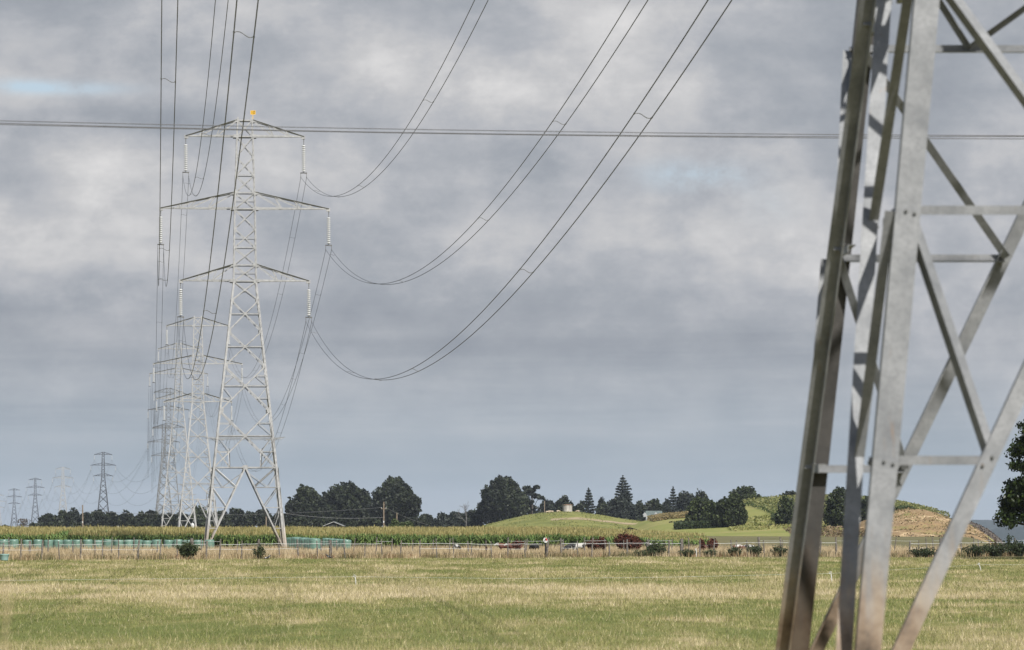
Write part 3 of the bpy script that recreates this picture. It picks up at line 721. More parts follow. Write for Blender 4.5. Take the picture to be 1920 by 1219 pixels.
def strip_crop(name, u0, u1, t0, t1, label, stops, n=5000, hh=1.6):
    u = u0 + (u1 - u0) * RNG.random(n); x = (u - CX) / F * 1250; y = t0 + (t1 - t0) * RNG.random(n)
    z = np.array([surf(SIDE, a, b) for a, b in zip(x, y)]) + RNG.random(n) * hh
    c = np.stack([x, y, z], -1); a = RNG.normal(0, 1, (n, 3)); a /= np.linalg.norm(a, axis=1)[:, None]; b = np.cross(a, RNG.normal(0, 1, (n, 3))); b /= np.linalg.norm(b, axis=1)[:, None]
    P = np.stack([c - a * .35, c - b * .2, c + a * .35, c + b * .2], 1)
    me = npmesh(name, P.reshape(-1, 3), np.arange(4 * n).reshape(n, 4), np.repeat(lerpc(RNG.random(n), stops), 4, 0))
    tag(link(name, me, M_CORN), label, 'crop', kind='stuff')
strip_crop('low_hedge', 1225, 1300, 1075, 1092, 'dark low hedge below the tan field edge by the house', [(0, (.03, .05, .02)), (1, (.07, .09, .035))], 3500, 1.7)
strip_crop('field_hedge', 1385, 1480, 1080, 1094, 'dark low hedge across the foot of the green hillside', [(0, (.035, .055, .02)), (1, (.075, .10, .035))], 4500, 1.5)
strip_crop('ripe_crop', 1212, 1300, 1190, 1245, 'ripe tan crop along the field edge beside the house', [(0, (.20, .17, .07)), (1, (.34, .25, .12))], 5000, 1.2)

def hill_tufts(V, n, size, stops, name, label, u0, u1, Yc, y0, y1, hh):
    u = u0 + (u1 - u0) * RNG.random(n); x = (u - CX) / F * Yc; y = y0 + (y1 - y0) * RNG.random(n)
    keep = fbm(x / 5, y / 16, 121, 3) > .36 + .2 * RNG.random(n); x = x[keep]; y = y[keep]; n = len(x)
    z = np.array([surf(V, a, b) for a, b in zip(x, y)]) + RNG.random(n) * hh
    c = np.stack([x, y, z], -1); a = RNG.normal(0, 1, (n, 3)); a /= np.linalg.norm(a, axis=1)[:, None]; b = np.cross(a, RNG.normal(0, 1, (n, 3))); b /= np.linalg.norm(b, axis=1)[:, None]
    s = size * (.5 + RNG.random((n, 1))); P = np.stack([c - a * s, c - b * s * .6, c + a * s, c + b * s * .6], 1)
    tt = np.clip(fbm(x / 4, y / 12, 123, 3) * 1.6 - .3 + RNG.normal(0, .18, n), 0, 1)
    me = npmesh(name, P.reshape(-1, 3), np.arange(4 * n).reshape(n, 4), np.repeat(lerpc(tt, stops), 4, 0))
    tag(link(name, me, M_CORN), label, 'rough grass', kind='stuff')
MG = [(0, (.16, .18, .05)), (.5, (.24, .25, .075)), (1, (.38, .34, .13))]
hill_tufts(MOUND, 15000, .2, MG, 'rough_grass', 'rough tussocks over the grassy mound', 905, 1470, 1500, 1385, 1505, .12)
hill_tufts(SIDE, 9000, .28, MG, 'rough_grass', 'rough green grass below the hillside crop rows', 1300, 1700, 1250, 1040, 1120, .3)
hill_tufts(SIDE, 9000, .3, [(0, (.09, .065, .035)), (.5, (.19, .135, .075)), (1, (.32, .235, .13))], 'rough_grass', 'brown scrub along the foot of the right hillside', 1380, 1680, 1250, 945, 1035, .5)
hill_tufts(BARE, 4200, .2, [(0, (.13, .12, .045)), (.45, (.25, .175, .09)), (.8, (.42, .31, .17)), (1, (.26, .25, .10))], 'rough_grass', 'patchy dry scrub over the bare tan hill', 1600, 1805, 1060, 965, 1062, .35)
hill_tufts(CUT, 2500, .25, [(0, (.07, .06, .05)), (1, (.17, .14, .115))], 'rough_grass', 'dark scrub on the gravelly hill end', 1765, 1858, 1120, 1055, 1122, .3)

# ------------------------------------------------------------------ trees
def leafquads(C, s, tint, asp=.7, drop=0.0):
    n = len(C); a = RNG.normal(0, 1, (n, 3)); a /= np.linalg.norm(a, axis=1)[:, None]
    b = np.cross(a, RNG.normal(0, 1, (n, 3))); b /= np.linalg.norm(b, axis=1)[:, None]
    s = np.broadcast_to(s, (n,))[:, None]
    P = np.stack([C - a * s, C - b * s * asp, C + a * s, C + b * s * asp], 1)
    t = np.zeros((n, 3)); t[:, 0] = np.clip(tint, 0, 1)
    return P.reshape(-1, 3), np.repeat(t, 4, 0)
def qmesh(name, P, T): return npmesh(name, P, np.arange(len(P)).reshape(-1, 4), T)
def tree(name, u0, u1, vt, Y, mat, label, kind='round', dens=1.0, leaf=.5, base=None, seed=0, bark=None, skirt=.12, group=None, n_blob=None):
    global RNG
    keep = RNG; RNG = np.random.default_rng(seed * 17 + 5)
    x = xat((u0 + u1) / 2, Y); w = (u1 - u0) / F * Y / 2; g = gzf(x, Y) if base is None else base; hgt = zat(vt, Y) - g
    root = empty(name, (x, Y, g), label, 'tree', group)
    tr = MB(); P = []; Tn = []
    if kind == 'round':
        zc = hgt * (skirt + (1 - skirt) * .45); rz = hgt - zc
        nb = n_blob or int(14 + 10 * dens); bl = []
        for i in range(nb):
            th = RNG.random() * 2 * np.pi; ph = np.arccos(1 - 1.75 * RNG.random()); rr = .62 + .12 * RNG.random()
            rb = (.26 + .16 * RNG.random()); c = np.array([np.sin(ph) * np.cos(th) * (1 - rb) * 1.03 * w, np.sin(ph) * np.sin(th) * (1 - rb) * w * .9, zc + np.cos(ph) * (1 - rb) * (rz if np.cos(ph) > 0 else (zc - hgt * skirt))])
            bl.append((c, rb * w, rb * (w * .45 + rz * .45)))
        bl += [(np.array([0, 0, zc]), .62 * w, .62 * rz), (np.array([RNG.normal(0, .15) * w, 0, hgt - .3 * rz]), .34 * w, .3 * rz)]
        for s in (-1, 1): bl.append((np.array([s * .72 * w, 0, zc - .1 * rz]), .27 * w, .3 * rz))
        for c, r, rv in bl:
            n = int((dens if RNG.random() < .65 else dens * .55) * 34 * (r * rv) / (leaf * leaf) * .55) + 12
            d = RNG.normal(0, 1, (n, 3)); d /= np.linalg.norm(d, axis=1)[:, None]
            rad = (.62 + .42 * RNG.random(n) ** .7) * (1 + .16 * np.sin(d[:, 0] * 7 + d[:, 2] * 5 + c[0]))
            C = c + d * rad[:, None] * np.array([r, r, rv]); C = C[C[:, 2] > hgt * .02]
            q, t = leafquads(C, leaf * (.55 + .6 * RNG.random(len(C))), .08 + .6 * RNG.random() + RNG.normal(0, .24, len(C))); P.append(q); Tn.append(t)
        trn = max(.2, w * .07); tr.tube([(0, 0, -.5), (0, 0, hgt * .2), (RNG.normal(0, .1) * w, 0, zc)], [trn * 1.25, trn, trn * .6], 8)
        for c, r, rv in bl[:9]: tr.tube([(0, 0, hgt * .18), tuple(c * np.array([.5, .5, 1]) * np.array([1, 1, .75])), tuple(c)], [trn * .5, trn * .35, trn * .14], 5)
    elif kind == 'clumpy':                    # open, flat-topped clumps on visible limbs
        trn = max(.18, w * .06); tr.tube([(0, 0, -.5), (.05 * w, 0, hgt * .35), (.1 * w, 0, hgt * .7)], [trn * 1.2, trn, trn * .5], 8)
        nb = n_blob or 15
        for i in range(nb):
            th = RNG.random() * 2 * np.pi; hz = hgt * (.28 + .66 * (i + RNG.random()) / nb); rr = w * (.25 + .6 * RNG.random()) * (1 - .45 * max(0, hz / hgt - .6) / .4)
            c = np.array([np.cos(th) * rr, np.sin(th) * rr, hz]); r = w * (.22 + .14 * RNG.random()); rv = r * .5
            n = int(dens * 26 * r * r / (leaf * leaf) * .6) + 10; d = RNG.normal(0, 1, (n, 3)); d /= np.linalg.norm(d, axis=1)[:, None]
            C = c + d * (.5 + .55 * RNG.random(n))[:, None] * np.array([r, r, rv])
            q, t = leafquads(C, leaf * (.5 + .6 * RNG.random(n)), .4 + RNG.normal(0, .22, n)); P.append(q); Tn.append(t)
            tr.tube([(.04 * w, 0, hz * .55), tuple(c * np.array([.55, .55, .9])), tuple(c)], [trn * .45, trn * .3, trn * .12], 5)
    elif kind == 'pine':                       # tiers of level branches
        trn = max(.15, hgt * .018); tr.tube([(0, 0, -.5), (0, 0, hgt)], [trn * 1.3, trn * .15], 7)
        nt_ = int(hgt / 1.15)
        for i in range(nt_):
            fz = .06 + .93 * i / nt_; rr = w * min(1, (1.04 - fz) / (.62 if dens < 1.3 else .5)) * (.8 + .3 * RNG.random()); nbr = 7
            a0 = RNG.random() * 6.28
            for k in range(nbr):
                a = a0 + 6.28 * k / nbr + RNG.normal(0, .12); L = rr * (.75 + .35 * RNG.random()); n = int(9 * dens * max(L, .5) / leaf) + 4
                s = RNG.random(n) ** .7; C = np.stack([np.cos(a) * L * s, np.sin(a) * L * s, hgt * fz + L * (.02 + .20 * s ** 2 - .06 * s)], -1) + RNG.normal(0, .10 + .1 * leaf, (n, 3)) * np.array([1, 1, .6])
                q, t = leafquads(C, leaf * (.45 + .5 * RNG.random(n)), .35 + RNG.normal(0, .2, n)); P.append(q); Tn.append(t)
                tr.tube([(0, 0, hgt * fz), (math.cos(a) * L * .9, math.sin(a) * L * .9, hgt * fz + L * .13)], [trn * .35, .03], 4)
        C = np.stack([RNG.normal(0, .1, 30), RNG.normal(0, .1, 30), hgt * (.95 + .05 * RNG.random(30))], -1); q, t = leafquads(C, leaf * .5, .4 + 0 * C[:, 0]); P.append(q); Tn.append(t)
    elif kind == 'bare':
        trn = hgt * .022
        def br(p, d, L, r, dep):
            q = p + d * L; md = p + d * L * .5 + Vector(RNG.normal(0, .05 * L, 3)); tr.tube([p, md, q], [r, r * .8, r * .55], 5)
            if dep == 0: return
            for k in range(3 if dep > 1 else 4):
                e = (d + Vector(RNG.normal(0, .42, 3)) + Vector((0, 0, .15))).normalized(); br(p + d * L * (.5 + .5 * RNG.random()), e, L * (.55 + .2 * RNG.random()), r * .55, dep - 1)
        br(Vector((0, 0, -.3)), Vector((.05, 0, 1)).normalized(), hgt * .42, trn, 4)
        if dens > 0:
            n = int(260 * dens); C = np.stack([RNG.normal(0, .4 * w, n), RNG.normal(0, .4 * w, n), hgt * (.25 + .6 * RNG.random(n))], -1); q, t = leafquads(C, leaf * .6, RNG.random(n)); P.append(q); Tn.append(t)
    tr.build('trunk', bark or M_BARK, root, True)
    if P: link('crown', qmesh('crown', np.concatenate(P), np.concatenate(Tn)), mat, root)
    RNG = keep; return root
YT = 1750
DL, ML, BL, LL = M_DARKLEAF, M_MIDLEAF, M_BLUELEAF, M_LIGHTLEAF
left = [  # u0,u1,v_top,Y,mat,label
 (74, 110, 963, 1700, DL, 'dark tree at the left end of the far tree belt'),
 (100, 134, 957, 1690, DL, 'dark tree behind the small pale pylon'),
 (126, 152, 951.5, 1720, BL, 'taller pointed greenish tree just left of the brown pole'),
 (146, 176, 961, 1690, BL, 'dark tree directly behind the brown wooden pole'),
 (166, 200, 956, 1700, DL, 'dark tree behind the legs of the lone dark pylon'),
 (192, 224, 959.5, 1690, DL, 'dark tree right of the lone dark pylon'),
 (222, 250, 957.5, 1700, DL, 'dark domed tree midway between lone pylon and pylon cluster'),
 (246, 276, 960, 1690, DL, 'low dark tree just left of the cluster of pylons'),
 (268, 300, 956, 1710, DL, 'dark tree behind the leftmost leg of the pylon cluster'),
 (296, 330, 962, 1690, DL, 'dark tree behind the middle of the pylon cluster'),
 (322, 356, 960, 1690, DL, 'dark tree behind the feet of the second pylon'),
 (352, 392, 948.5, 1600, ML, 'olive green tree showing between the second and numbered pylons'),
 (396, 432, 957, 1690, DL, 'dark tree seen inside the left leg of the numbered pylon'),
 (424, 462, 952.5, 1700, DL, 'dark domed tree seen between the legs of the numbered pylon'),
 (456, 482, 958.5, 1690, DL, 'smaller dark tree between the legs of the numbered pylon'),
 (474, 512, 955, 1700, DL, 'dark tree beside the right inner brace of the numbered pylon'),
 (508, 546, 962, 1690, DL, 'dark tree behind the right leg of the numbered pylon')]
for i, (a, b, v, Y, mt, lb) in enumerate(left): tree('dark_tree', a - 3, b + 3, v, Y, mt, lb, 'round', 1.0, .62, seed=i + 1, skirt=-.02, group='trees of the far left belt')
for i, (a, b, v, lb) in enumerate([(535, 585, 968, 'low dark hedge clump at the foot of the first big crown'), (580, 632, 970, 'low dark hedge clump between the first and middle big crowns'), (668, 716, 968, 'low dark hedge clump between the middle and tallest big crowns'), (756, 800, 970, 'low dark hedge clump right of the tallest big crown'), (626, 676, 971, 'low dark hedge clump below the middle big crown')]):
    tree('dark_bush', a, b, v, 1450, DL, lb, 'round', .9, .5, seed=150 + i, skirt=-.1)
tree('brown_tree', 32, 56, 969, 1700, M_GREYLEAF, 'small brown half bare tree at the far left between two tiny pylons', 'bare', 1.0, .5, seed=31, bark=M_GREYBARK)
for i, (a, b, v, lb) in enumerate([(52, 90, 980.5, 'low dark bush right of the small brown tree'), (84, 126, 979, 'low dark bush at the foot of the small pale pylon'), (122, 160, 982, 'low dark bush left of the brown pole foot'), (-20, 22, 987, 'low dark bush at the left photo edge above the maize'), (380, 440, 968, 'low olive bush in front of the belt inside the numbered pylon leg')]):
    tree('dark_bush', a, b, v, 1500, DL, lb, 'round', .8, .55, seed=50 + i, skirt=-.05)
tree('broad_tree', 536, 612, 909.5, 1650, DL, 'huge dark rounded tree right of the numbered pylon, first of three', 'round', 1.25, .6, seed=61, skirt=-.03, n_blob=30)
tree('broad_tree', 594, 698, 904, 1700, DL, 'huge dark spreading tree, middle one of the three big crowns', 'round', 1.25, .6, seed=62, skirt=-.03, n_blob=34)
tree('broad_tree', 690, 788, 894, 1660, DL, 'tallest of the three big dark crowns, behind the wooden poles', 'round', 1.2, .58, seed=63, skirt=-.02, n_blob=32)
mid = [
 (782, 812, 962.5, DL, 'small dark tree just right of the three big crowns'), (810, 842, 961, BL, 'bluish dark tree left of the dead bare tree'), (836, 872, 959, BL, 'low dark tree at the foot of the dead bare tree'),
 (864, 900, 957, DL, 'low dark tree at the left skirt of the great domed tree'), (886, 912, 945, DL, 'small round dark tree leaning on the great domed tree'),
 (1008, 1046, 936, BL, 'dark tree left of the water tank on the mound'), (1036, 1078, 929, DL, 'dark domed tree directly behind the water tank'), (1072, 1098, 939, DL, 'dark tree just right of the water tank'),
 (1118, 1142, 932, DL, 'thin dark tree between the two conifers'), (1136, 1196, 924, BL, 'broad dark tree around the base of the tallest conifer'), (1186, 1216, 938, DL, 'dark tree just right of the tallest conifer'),
 (1204, 1246, 934, DL, 'dark tree standing behind the green roofed house'), (1240, 1262, 936, BL, 'dark tree left of the short conifer beyond the house'),
 (1262, 1310, 919.5, BL, 'grey green domed tree right of the short conifer'), (1294, 1334, 918, DL, 'dark domed tree behind the near leafy hillside tree')]
for i, (a, b, v, mt, lb) in enumerate(mid): tree('dark_tree', a - 2, b + 2, v, YT, mt, lb, 'round', 1.0, .62, seed=80 + i, skirt=-.03, group='trees behind the mound')
tree('dark_bush', 1192, 1213, 963.5, 1570, DL, 'dark bush partly hiding the left end of the house', 'round', .9, .5, seed=140, skirt=-.05)
tree('dark_bush', 1212, 1224, 969, 1560, DL, 'small dark bush in front of the white gable', 'round', .9, .45, seed=141, skirt=-.05)
tree('dark_bush', 1236, 1262, 958, 1575, DL, 'dark bush partly hiding the right end of the house', 'round', .9, .5, seed=142, skirt=-.05)
tree('broad_tree', 897, 992, 892.5, 1740, DL, 'great domed dark tree behind the left slope of the mound', 'round', 1.3, .6, seed=101, skirt=-.02, n_blob=34)
tree('gum_tree', 968, 1024, 906.5, 1745, BL, 'open crowned gum tree joined to the right of the great domed tree', 'clumpy', 1.0, .55, seed=102, n_blob=22)
tree('dead_tree', 862, 884, 932, 1735, DL, 'dead bare grey tree left of the great domed tree', 'bare', 0, .4, seed=103, bark=M_GREYBARK)
tree('conifer', 1090, 1117, 915, 1760, BL, 'smaller pointed conifer right of the water tank', 'pine', 1.5, .6, seed=104)
tree('tall_conifer', 1147, 1189, 891.5, 1770, BL, 'tallest pointed conifer with tiered branches on the skyline', 'pine', 1.5, .6, seed=105)
tree('conifer', 1250, 1274, 912.5, 1770, BL, 'short conifer on the skyline right of the green roofed house', 'pine', 1.5, .6, seed=106)
def sz(u, Y): return float(surf(SIDE, xat(u, Y) if Y else 0, Y))
tree('hillside_tree', 1284, 1352, 932, 1085, ML, 'leafy dark green tree on the hillside, left half of the near pair', 'round', 1.2, .42, base=-2.2, seed=110, skirt=.02, n_blob=26)
tree('hillside_tree', 1338, 1402, 926, 1075, ML, 'taller leafy dark green tree on the hillside, right half of the near pair', 'round', 1.15, .42, base=-2.2, seed=111, skirt=.02, n_blob=26)
tree('skyline_tree', 1360, 1440, 911.5, 1420, ML, 'broad rounded tree on the skyline behind the hillside crop rows', 'round', 1.2, .5, seed=112, base=-2, skirt=.2, n_blob=30)
tree('skyline_tree', 1446, 1512, 921, 1420, DL, 'dark low domed tree on the skyline above the hillside crop rows', 'round', 1.1, .5, seed=113, base=-2, skirt=.3, n_blob=22)
tree('slender_tree', 1452, 1499, 928, 1060, ML, 'slender leafy tree in front of the crop rows, left of the near pylon', 'round', .85, .36, base=-2.2, seed=114, skirt=.0, n_blob=22)
tree('thick_tree', 1542, 1612, 913, 1040, ML, 'dense dark tree seen between the near pylon legs', 'round', 1.2, .38, base=-2.0, seed=115, skirt=.0, n_blob=26)
tree('thick_tree', 1596, 1686, 928, 1050, ML, 'dense dark tree behind the widest near pylon leg', 'round', 1.2, .38, base=-2.0, seed=116, skirt=.0, n_blob=26)
tree('bush', 1668, 1690, 995, 1000, ML, 'small dark bush at the foot of the bare tan hill', 'round', 1, .3, seed=117, skirt=-.05)
tree('bush', 1676, 1716, 949.5, 1075, LL, 'pale green scrub on top of the bare tan hill', 'round', 1, .3, base=zat(961, 1075), seed=118, skirt=-.1)
tree('bush', 1250, 1268, 978, 1150, DL, 'small dark bush left of the near hillside trees', 'round', 1, .3, base=-1.2, seed=119, skirt=-.1)
tree('bush', 726, 752, 972, 900, LL, 'light green shrub between the two wooden poles', 'round', 1, .3, seed=120, skirt=-.1)
tree('bush', 746, 778, 976.5, 900, LL, 'light green shrub right of the shorter wooden pole', 'round', 1, .3, seed=121, skirt=-.1)

# near tree on the right edge (its crown enters the frame)
def near_tree():
    global RNG
    keep = RNG; RNG = np.random.default_rng(404); Y = 288
    x = xat(2010, Y); g = gzf(x, Y); root = empty('leafy_tree', (x, Y, g), 'dark leafy tree leaning in from the right edge above the fence', 'tree')
    P = []; Tn = []; tr = MB(); w = 5.2; tr.tube([(0, 0, -.3), (.1, 0, 1.6), (-.1, 0, 3.2)], [.3, .24, .18], 10)
    cl = []
    def prof(z):  # left reach by height, from the photograph's outline
        return np.interp(z, [1.9, 2.4, 3.0, 3.8, 4.6, 5.3, 5.7, 6.2, 6.8, 7.6, 8.4, 9.2], [3.4, 5.05, 4.8, 4.6, 4.0, 3.4, 4.0, 3.9, 3.9, 3.6, 3.2, 1.8])
    for i in range(150):
        z = 1.9 + 7.2 * RNG.random() ** .9; th = RNG.random() * 6.283; rm = prof(z); rr = rm * (.25 + .72 * RNG.random() ** .6)
        cl.append(np.array([math.cos(th) * rr, math.sin(th) * rr * .9, z]))
    for i in range(70):
        z = 2.0 + 7.0 * RNG.random(); th = math.pi + RNG.normal(0, .55); rr = prof(z) * (.78 + .2 * RNG.random()); cl.append(np.array([math.cos(th) * rr, math.sin(th) * rr, z]))
    for i, c in enumerate(cl):
        r = .42 + .34 * RNG.random(); n = int(120 * r / .6); d = RNG.normal(0, 1, (n, 3)); d /= np.linalg.norm(d, axis=1)[:, None]
        C = c + d * (r * (.35 + .75 * RNG.random(n)))[:, None] * np.array([1, 1, .7])
        q, t = leafquads(C, .10 + .06 * RNG.random(n), np.where(RNG.random(n) < .22, .75, .22) + RNG.normal(0, .15, n), .55); P.append(q); Tn.append(t)
        if i % 2 == 0: tr.tube([(0, 0, min(c[2] * .7, 3.0)), tuple(c * .55 + np.array([0, 0, c[2] * .3])), tuple(c)], [.1, .06, .02], 5)
    tr.build('trunk', M_BARK, root, True); link('crown', qmesh('crown', np.concatenate(P), np.concatenate(Tn)), M_NEARLEAF, root)
    RNG = keep
near_tree()

# ------------------------------------------------------------------ shrubs, dock and weeds by the fence
def shrub(name, u, v0, Y, wpx, hpx, mat, label, cat='bush', n=900, leaf=.05, spiky=.5, stems=26, dark=.45):
    x = xat(u, Y); g = gzf(x, Y); w = wpx / F * Y / 2; h = hpx / F * Y
    root = empty(name, (x, Y, g), label, cat); st = MB(); P = []; T = []
    for i in range(stems):
        a = RNG.random() * 6.283; sp = RNG.random() ** .6; top = np.array([math.cos(a) * w * sp, math.sin(a) * w * sp * .8, h * (1 - spiky * sp * .75) * (.75 + .3 * RNG.random())])
        st.tube([(top[0] * .25, top[1] * .25, -.05), tuple(top * np.array([.6, .6, .6])), tuple(top)], [.018, .012, .005], 4)
        k = n // stems; s = .1 + .92 * RNG.random(k) ** .8; C = top * s[:, None] + RNG.normal(0, 1, (k, 3)) * w * .11
        C = C[C[:, 2] > 0]
        q, t = leafquads(C, leaf * (.6 + .8 * RNG.random(len(C))), dark + RNG.normal(0, .25, len(C)), .5); P.append(q); T.append(t)
    st.build('stem', M_BARK, root); link('foliage', qmesh('foliage', np.concatenate(P), np.concatenate(T)), mat, root)
    return root
fy = lambda u: 300 + .6 * xat(u, 300)
shrub('green_shrub', 352, 1048, fy(352) - 1.5, 44, 34, M_SHRUB, 'big bushy green shrub at the fence, left of the numbered pylon', n=3200, leaf=.07, spiky=.35, stems=60)
shrub('green_shrub', 487, 1046, fy(487) - 1, 30, 30, M_SHRUB, 'smaller sparse shrub at the fence, in front of the numbered pylon', n=1100, leaf=.05, stems=34, dark=.6)
shrub('green_shrub', 1230, 1040, fy(1230) - 1, 40, 36, M_SHRUB, 'shrub at the fence beside the rusty dock patch', n=2200, leaf=.06, spiky=.7, stems=44)
for u, w, h, lb in ((1378, 30, 20, 'low dark green weed clump under the fence, leftmost of three on the right'), (1415, 40, 22, 'low dark green weed clump under the fence, middle of three on the right'), (1458, 36, 20, 'low dark green weed clump under the fence beside the near pylon'), (1330, 36, 14, 'low weed clump beside the white peg at the fence'), (1290, 40, 16, 'low weed clump just right of the fence shrub'), (1210, 46, 14, 'low weed clump just left of the fence shrub')):
    shrub('weed_clump', u, 1040, fy(u) - 1.2, w, h, M_SHRUB, lb, 'weeds', 1100, .06, .3, 30, .35)
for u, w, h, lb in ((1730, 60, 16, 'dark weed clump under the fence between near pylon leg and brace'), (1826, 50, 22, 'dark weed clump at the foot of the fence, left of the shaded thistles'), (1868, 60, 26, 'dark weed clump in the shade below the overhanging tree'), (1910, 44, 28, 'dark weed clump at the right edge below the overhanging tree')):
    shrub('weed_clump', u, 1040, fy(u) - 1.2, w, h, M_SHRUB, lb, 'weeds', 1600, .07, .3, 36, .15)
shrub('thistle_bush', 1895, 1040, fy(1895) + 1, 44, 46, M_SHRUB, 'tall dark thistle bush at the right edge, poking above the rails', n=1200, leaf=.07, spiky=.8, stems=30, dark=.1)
shrub('thistle_bush', 1866, 1040, fy(1866) + .8, 16, 38, M_DOCK, 'tall brown seed stalks by the fence near the right edge', n=420, leaf=.05, spiky=.5, stems=14)
for u, Y, w, h, lb in ((1172, 372, 44, 24, 'tall rust red dock patch behind the fence left of the shrub'), (1188, 374, 32, 18, 'rust red dock patch touching the right of the tallest dock'), (1128, 380, 24, 15, 'rust red dock patch right of the white faced cow'), (1112, 385, 28, 12, 'low rust red dock patch right of the black and white cow'), (970, 392, 22, 11, 'rust red dock patch beside the white headed cow'), (1336, 372, 22, 12, 'rust red dock patch by the fence posts, right of the white peg'), (1316, 372, 12, 12, 'small rust red dock clump left of the brown and white cow'), (912, 318, 6, 20, 'thin brown dock stalk in the straw grass by the fence')):
    x = xat(u, Y); e = (960 + (H - gzf(x, Y)) * F / Y) - 1021
    shrub('dock_patch', u, 0, Y, w, h + (max(0, e) if Y > 330 else 4), M_DOCK, lb, 'dock', int(60 * w + 300) if Y > 330 else 120, .09 if Y > 330 else .04, .35, 40 if Y > 330 else 8, .4)

# ------------------------------------------------------------------ wrapped bales
def bale_mesh():
    m = MB(); prof = [(.02, 0), (.50, .0), (.585, .05), (.61, .14)]
    for i in range(1, 10): prof.append((.615 + .012 * math.sin(i * 2.1), .14 + i * .092))
    prof += [(.605, 1.10), (.575, 1.175), (.50, 1.205), (.3, 1.215), (.02, 1.22)]
    m.lathe((0, 0, 0), prof, 28)
    for i, v in enumerate(m.v):
        k = 1 + .018 * math.sin(7 * math.atan2(v[1], v[0]) + 5 * v[2]); m.v[i] = (v[0] * k, v[1] * k, v[2])
    return m.mesh('wrapped_bale', True)
BM = bale_mesh(); BM.materials.append(M_WRAP)
def bale(x, y, label, group, sc=1.0):
    o = bpy.data.objects.new('wrapped_bale', BM); COL.objects.link(o)
    o.location = (x, y, gzf(x, y) - .03); o.rotation_euler = (RNG.normal(0, .02), RNG.normal(0, .02), RNG.random() * 6.28); o.scale = (sc * .775, sc * .775, sc * (1 + RNG.normal(0, .02)))
    tag(o, label, 'bale', group)
ORD = ['first', 'second', 'third', 'fourth', 'fifth', 'sixth', 'seventh', 'eighth', 'ninth', 'tenth', 'eleventh', 'twelfth', 'thirteenth', 'fourteenth', 'fifteenth', 'sixteenth', 'seventeenth', 'eighteenth', 'nineteenth', 'twentieth', 'twenty first', 'twenty second', 'twenty third', 'twenty fourth']
bu = [7, 26, 51, 71, 91, 109.5, 128.5, 146, 165, 184, 203.5, 222, 241, 258.5, 276, 295, 315, 334, 353.5, 372, 393]
for i, u in enumerate(bu):
    bale(xat(u, 446), 446 + RNG.normal(0, .35), 'green wrapped bale, %s from the left in the long row before the maize' % ORD[i], 'green wrapped bales in the long left row', 1 if i != 2 else .96)
for row, (u0, Y0, u1, Y1, n, lb) in enumerate(((590, 414, 541, 462, 11, 'larger receding row beside the numbered pylon'), (649, 436, 612, 474, 8, 'smaller receding row farther from the numbered pylon'))):
    for i in range(n):
        s = i / (n - 1); u = u0 + (u1 - u0) * s; Y = Y0 + (Y1 - Y0) * s
        bale(xat(u, Y), Y, '%s green bale back in the %s' % (ORD[i], lb), 'green wrapped bales in the receding rows', 1.12 if row == 0 else 1.0)

# ------------------------------------------------------------------ fences
def fence(name, u0, u1, off, hts, tapes, label, step, thick, seed):
    rg = random.Random(seed); root = empty(name, (0, 300 + off, 0), label, 'fence'); u = u0; pts = []
    org = Vector((0, 300 + off, 0))
    while u < u1:
        Y = float(yf(xat(u, 300))) + off; Y = float(yf(xat(u, Y))) + off; x = xat(u, Y); g = gzf(x, Y)
        h = hts * (.9 + .25 * rg.random()); r = thick * (.7 + .6 * rg.random()) * (1.9 if rg.random() < .1 else 1); tl = rg.gauss(0, .05)
        m = MB(); m.tube([Vector((x, Y, g - .2)) - org, Vector((x + tl * h * .5, Y, g + h * .5)) - org, Vector((x + tl * h, Y + rg.gauss(0, .02), g + h)) - org], [r * 1.05, r, r * .92], 7)
        m.build('post', M_WOOD, root); pts.append((x, Y, g)); u += step * (.75 + .5 * rg.random())
    for z, mat, hh, brk in tapes:
        m = MB(); nm = 'tape' if mat is M_WHITE else 'fence_wire'
        for i in range(len(pts) - 1):
            if rg.random() < brk:
                if m.v: m.build(nm, mat, root); m = MB()
                continue
            a = Vector((pts[i][0], pts[i][1] - .05, pts[i][2] + z + rg.gauss(0, .012))) - org; b = Vector((pts[i + 1][0], pts[i + 1][1] - .05, pts[i + 1][2] + z + rg.gauss(0, .012))) - org
            md = a.lerp(b, .5) - Vector((0, 0, .015)); m.bar(a, md, .006, hh); m.bar(md, b, .006, hh)
        if m.v: m.build(nm, mat, root)
    return root
fence('post_fence', -20, 1990, 0, 1.22, [(.98, M_WHITE, .02, .25), (.66, M_WHITE, .016, .5), (.35, M_STEELD, .008, 0)], 'front fence of thin wooden posts and white tape along the paddock edge', 33, .05, 3)
fence('stake_fence', -15, 1960, 44, 1.25, [(1.12, M_WHITE, .013, .62), (.8, M_STEELD, .01, 0)], 'back fence of slim stakes standing in straw grass behind the front fence', 38, .042, 8)
def peg(u, v0, v1, Y, label, lean=0):
    x = xat(u, Y); g = gzf(x, Y); h = (v1 - v0) / F * Y; root = empty('fence_peg', (x, Y, g), label, 'fence peg', 'white electric fence pegs')
    m = MB(); m.tube([(0, 0, -.05), (-lean * h, 0, h)], .012 * Y / 190 + .006, 6); m.build('rod', M_WHITE, root)
    c = MB(); c.tube([(-lean * h - .02, 0, h - .02), (-lean * h - .09, 0, h + .02), (-lean * h - .06, .0, h + .07), (-lean * h + .03, 0, h + .05)], .014 * Y / 190, 5); c.build('hook', M_WHITE, root)
    return Vector((x - lean * h, Y, g + h))
p1 = peg(668, 1084, 1101, 184, 'white electric fence peg in the grass, below the numbered pylon', .12)
p2 = peg(1560, 1075, 1092, 196, 'white electric fence peg in the grass behind the near pylon leg', .1)
p3 = peg(1840, 1062, 1074, 230, 'white electric fence peg in the grass near the right edge', .3)
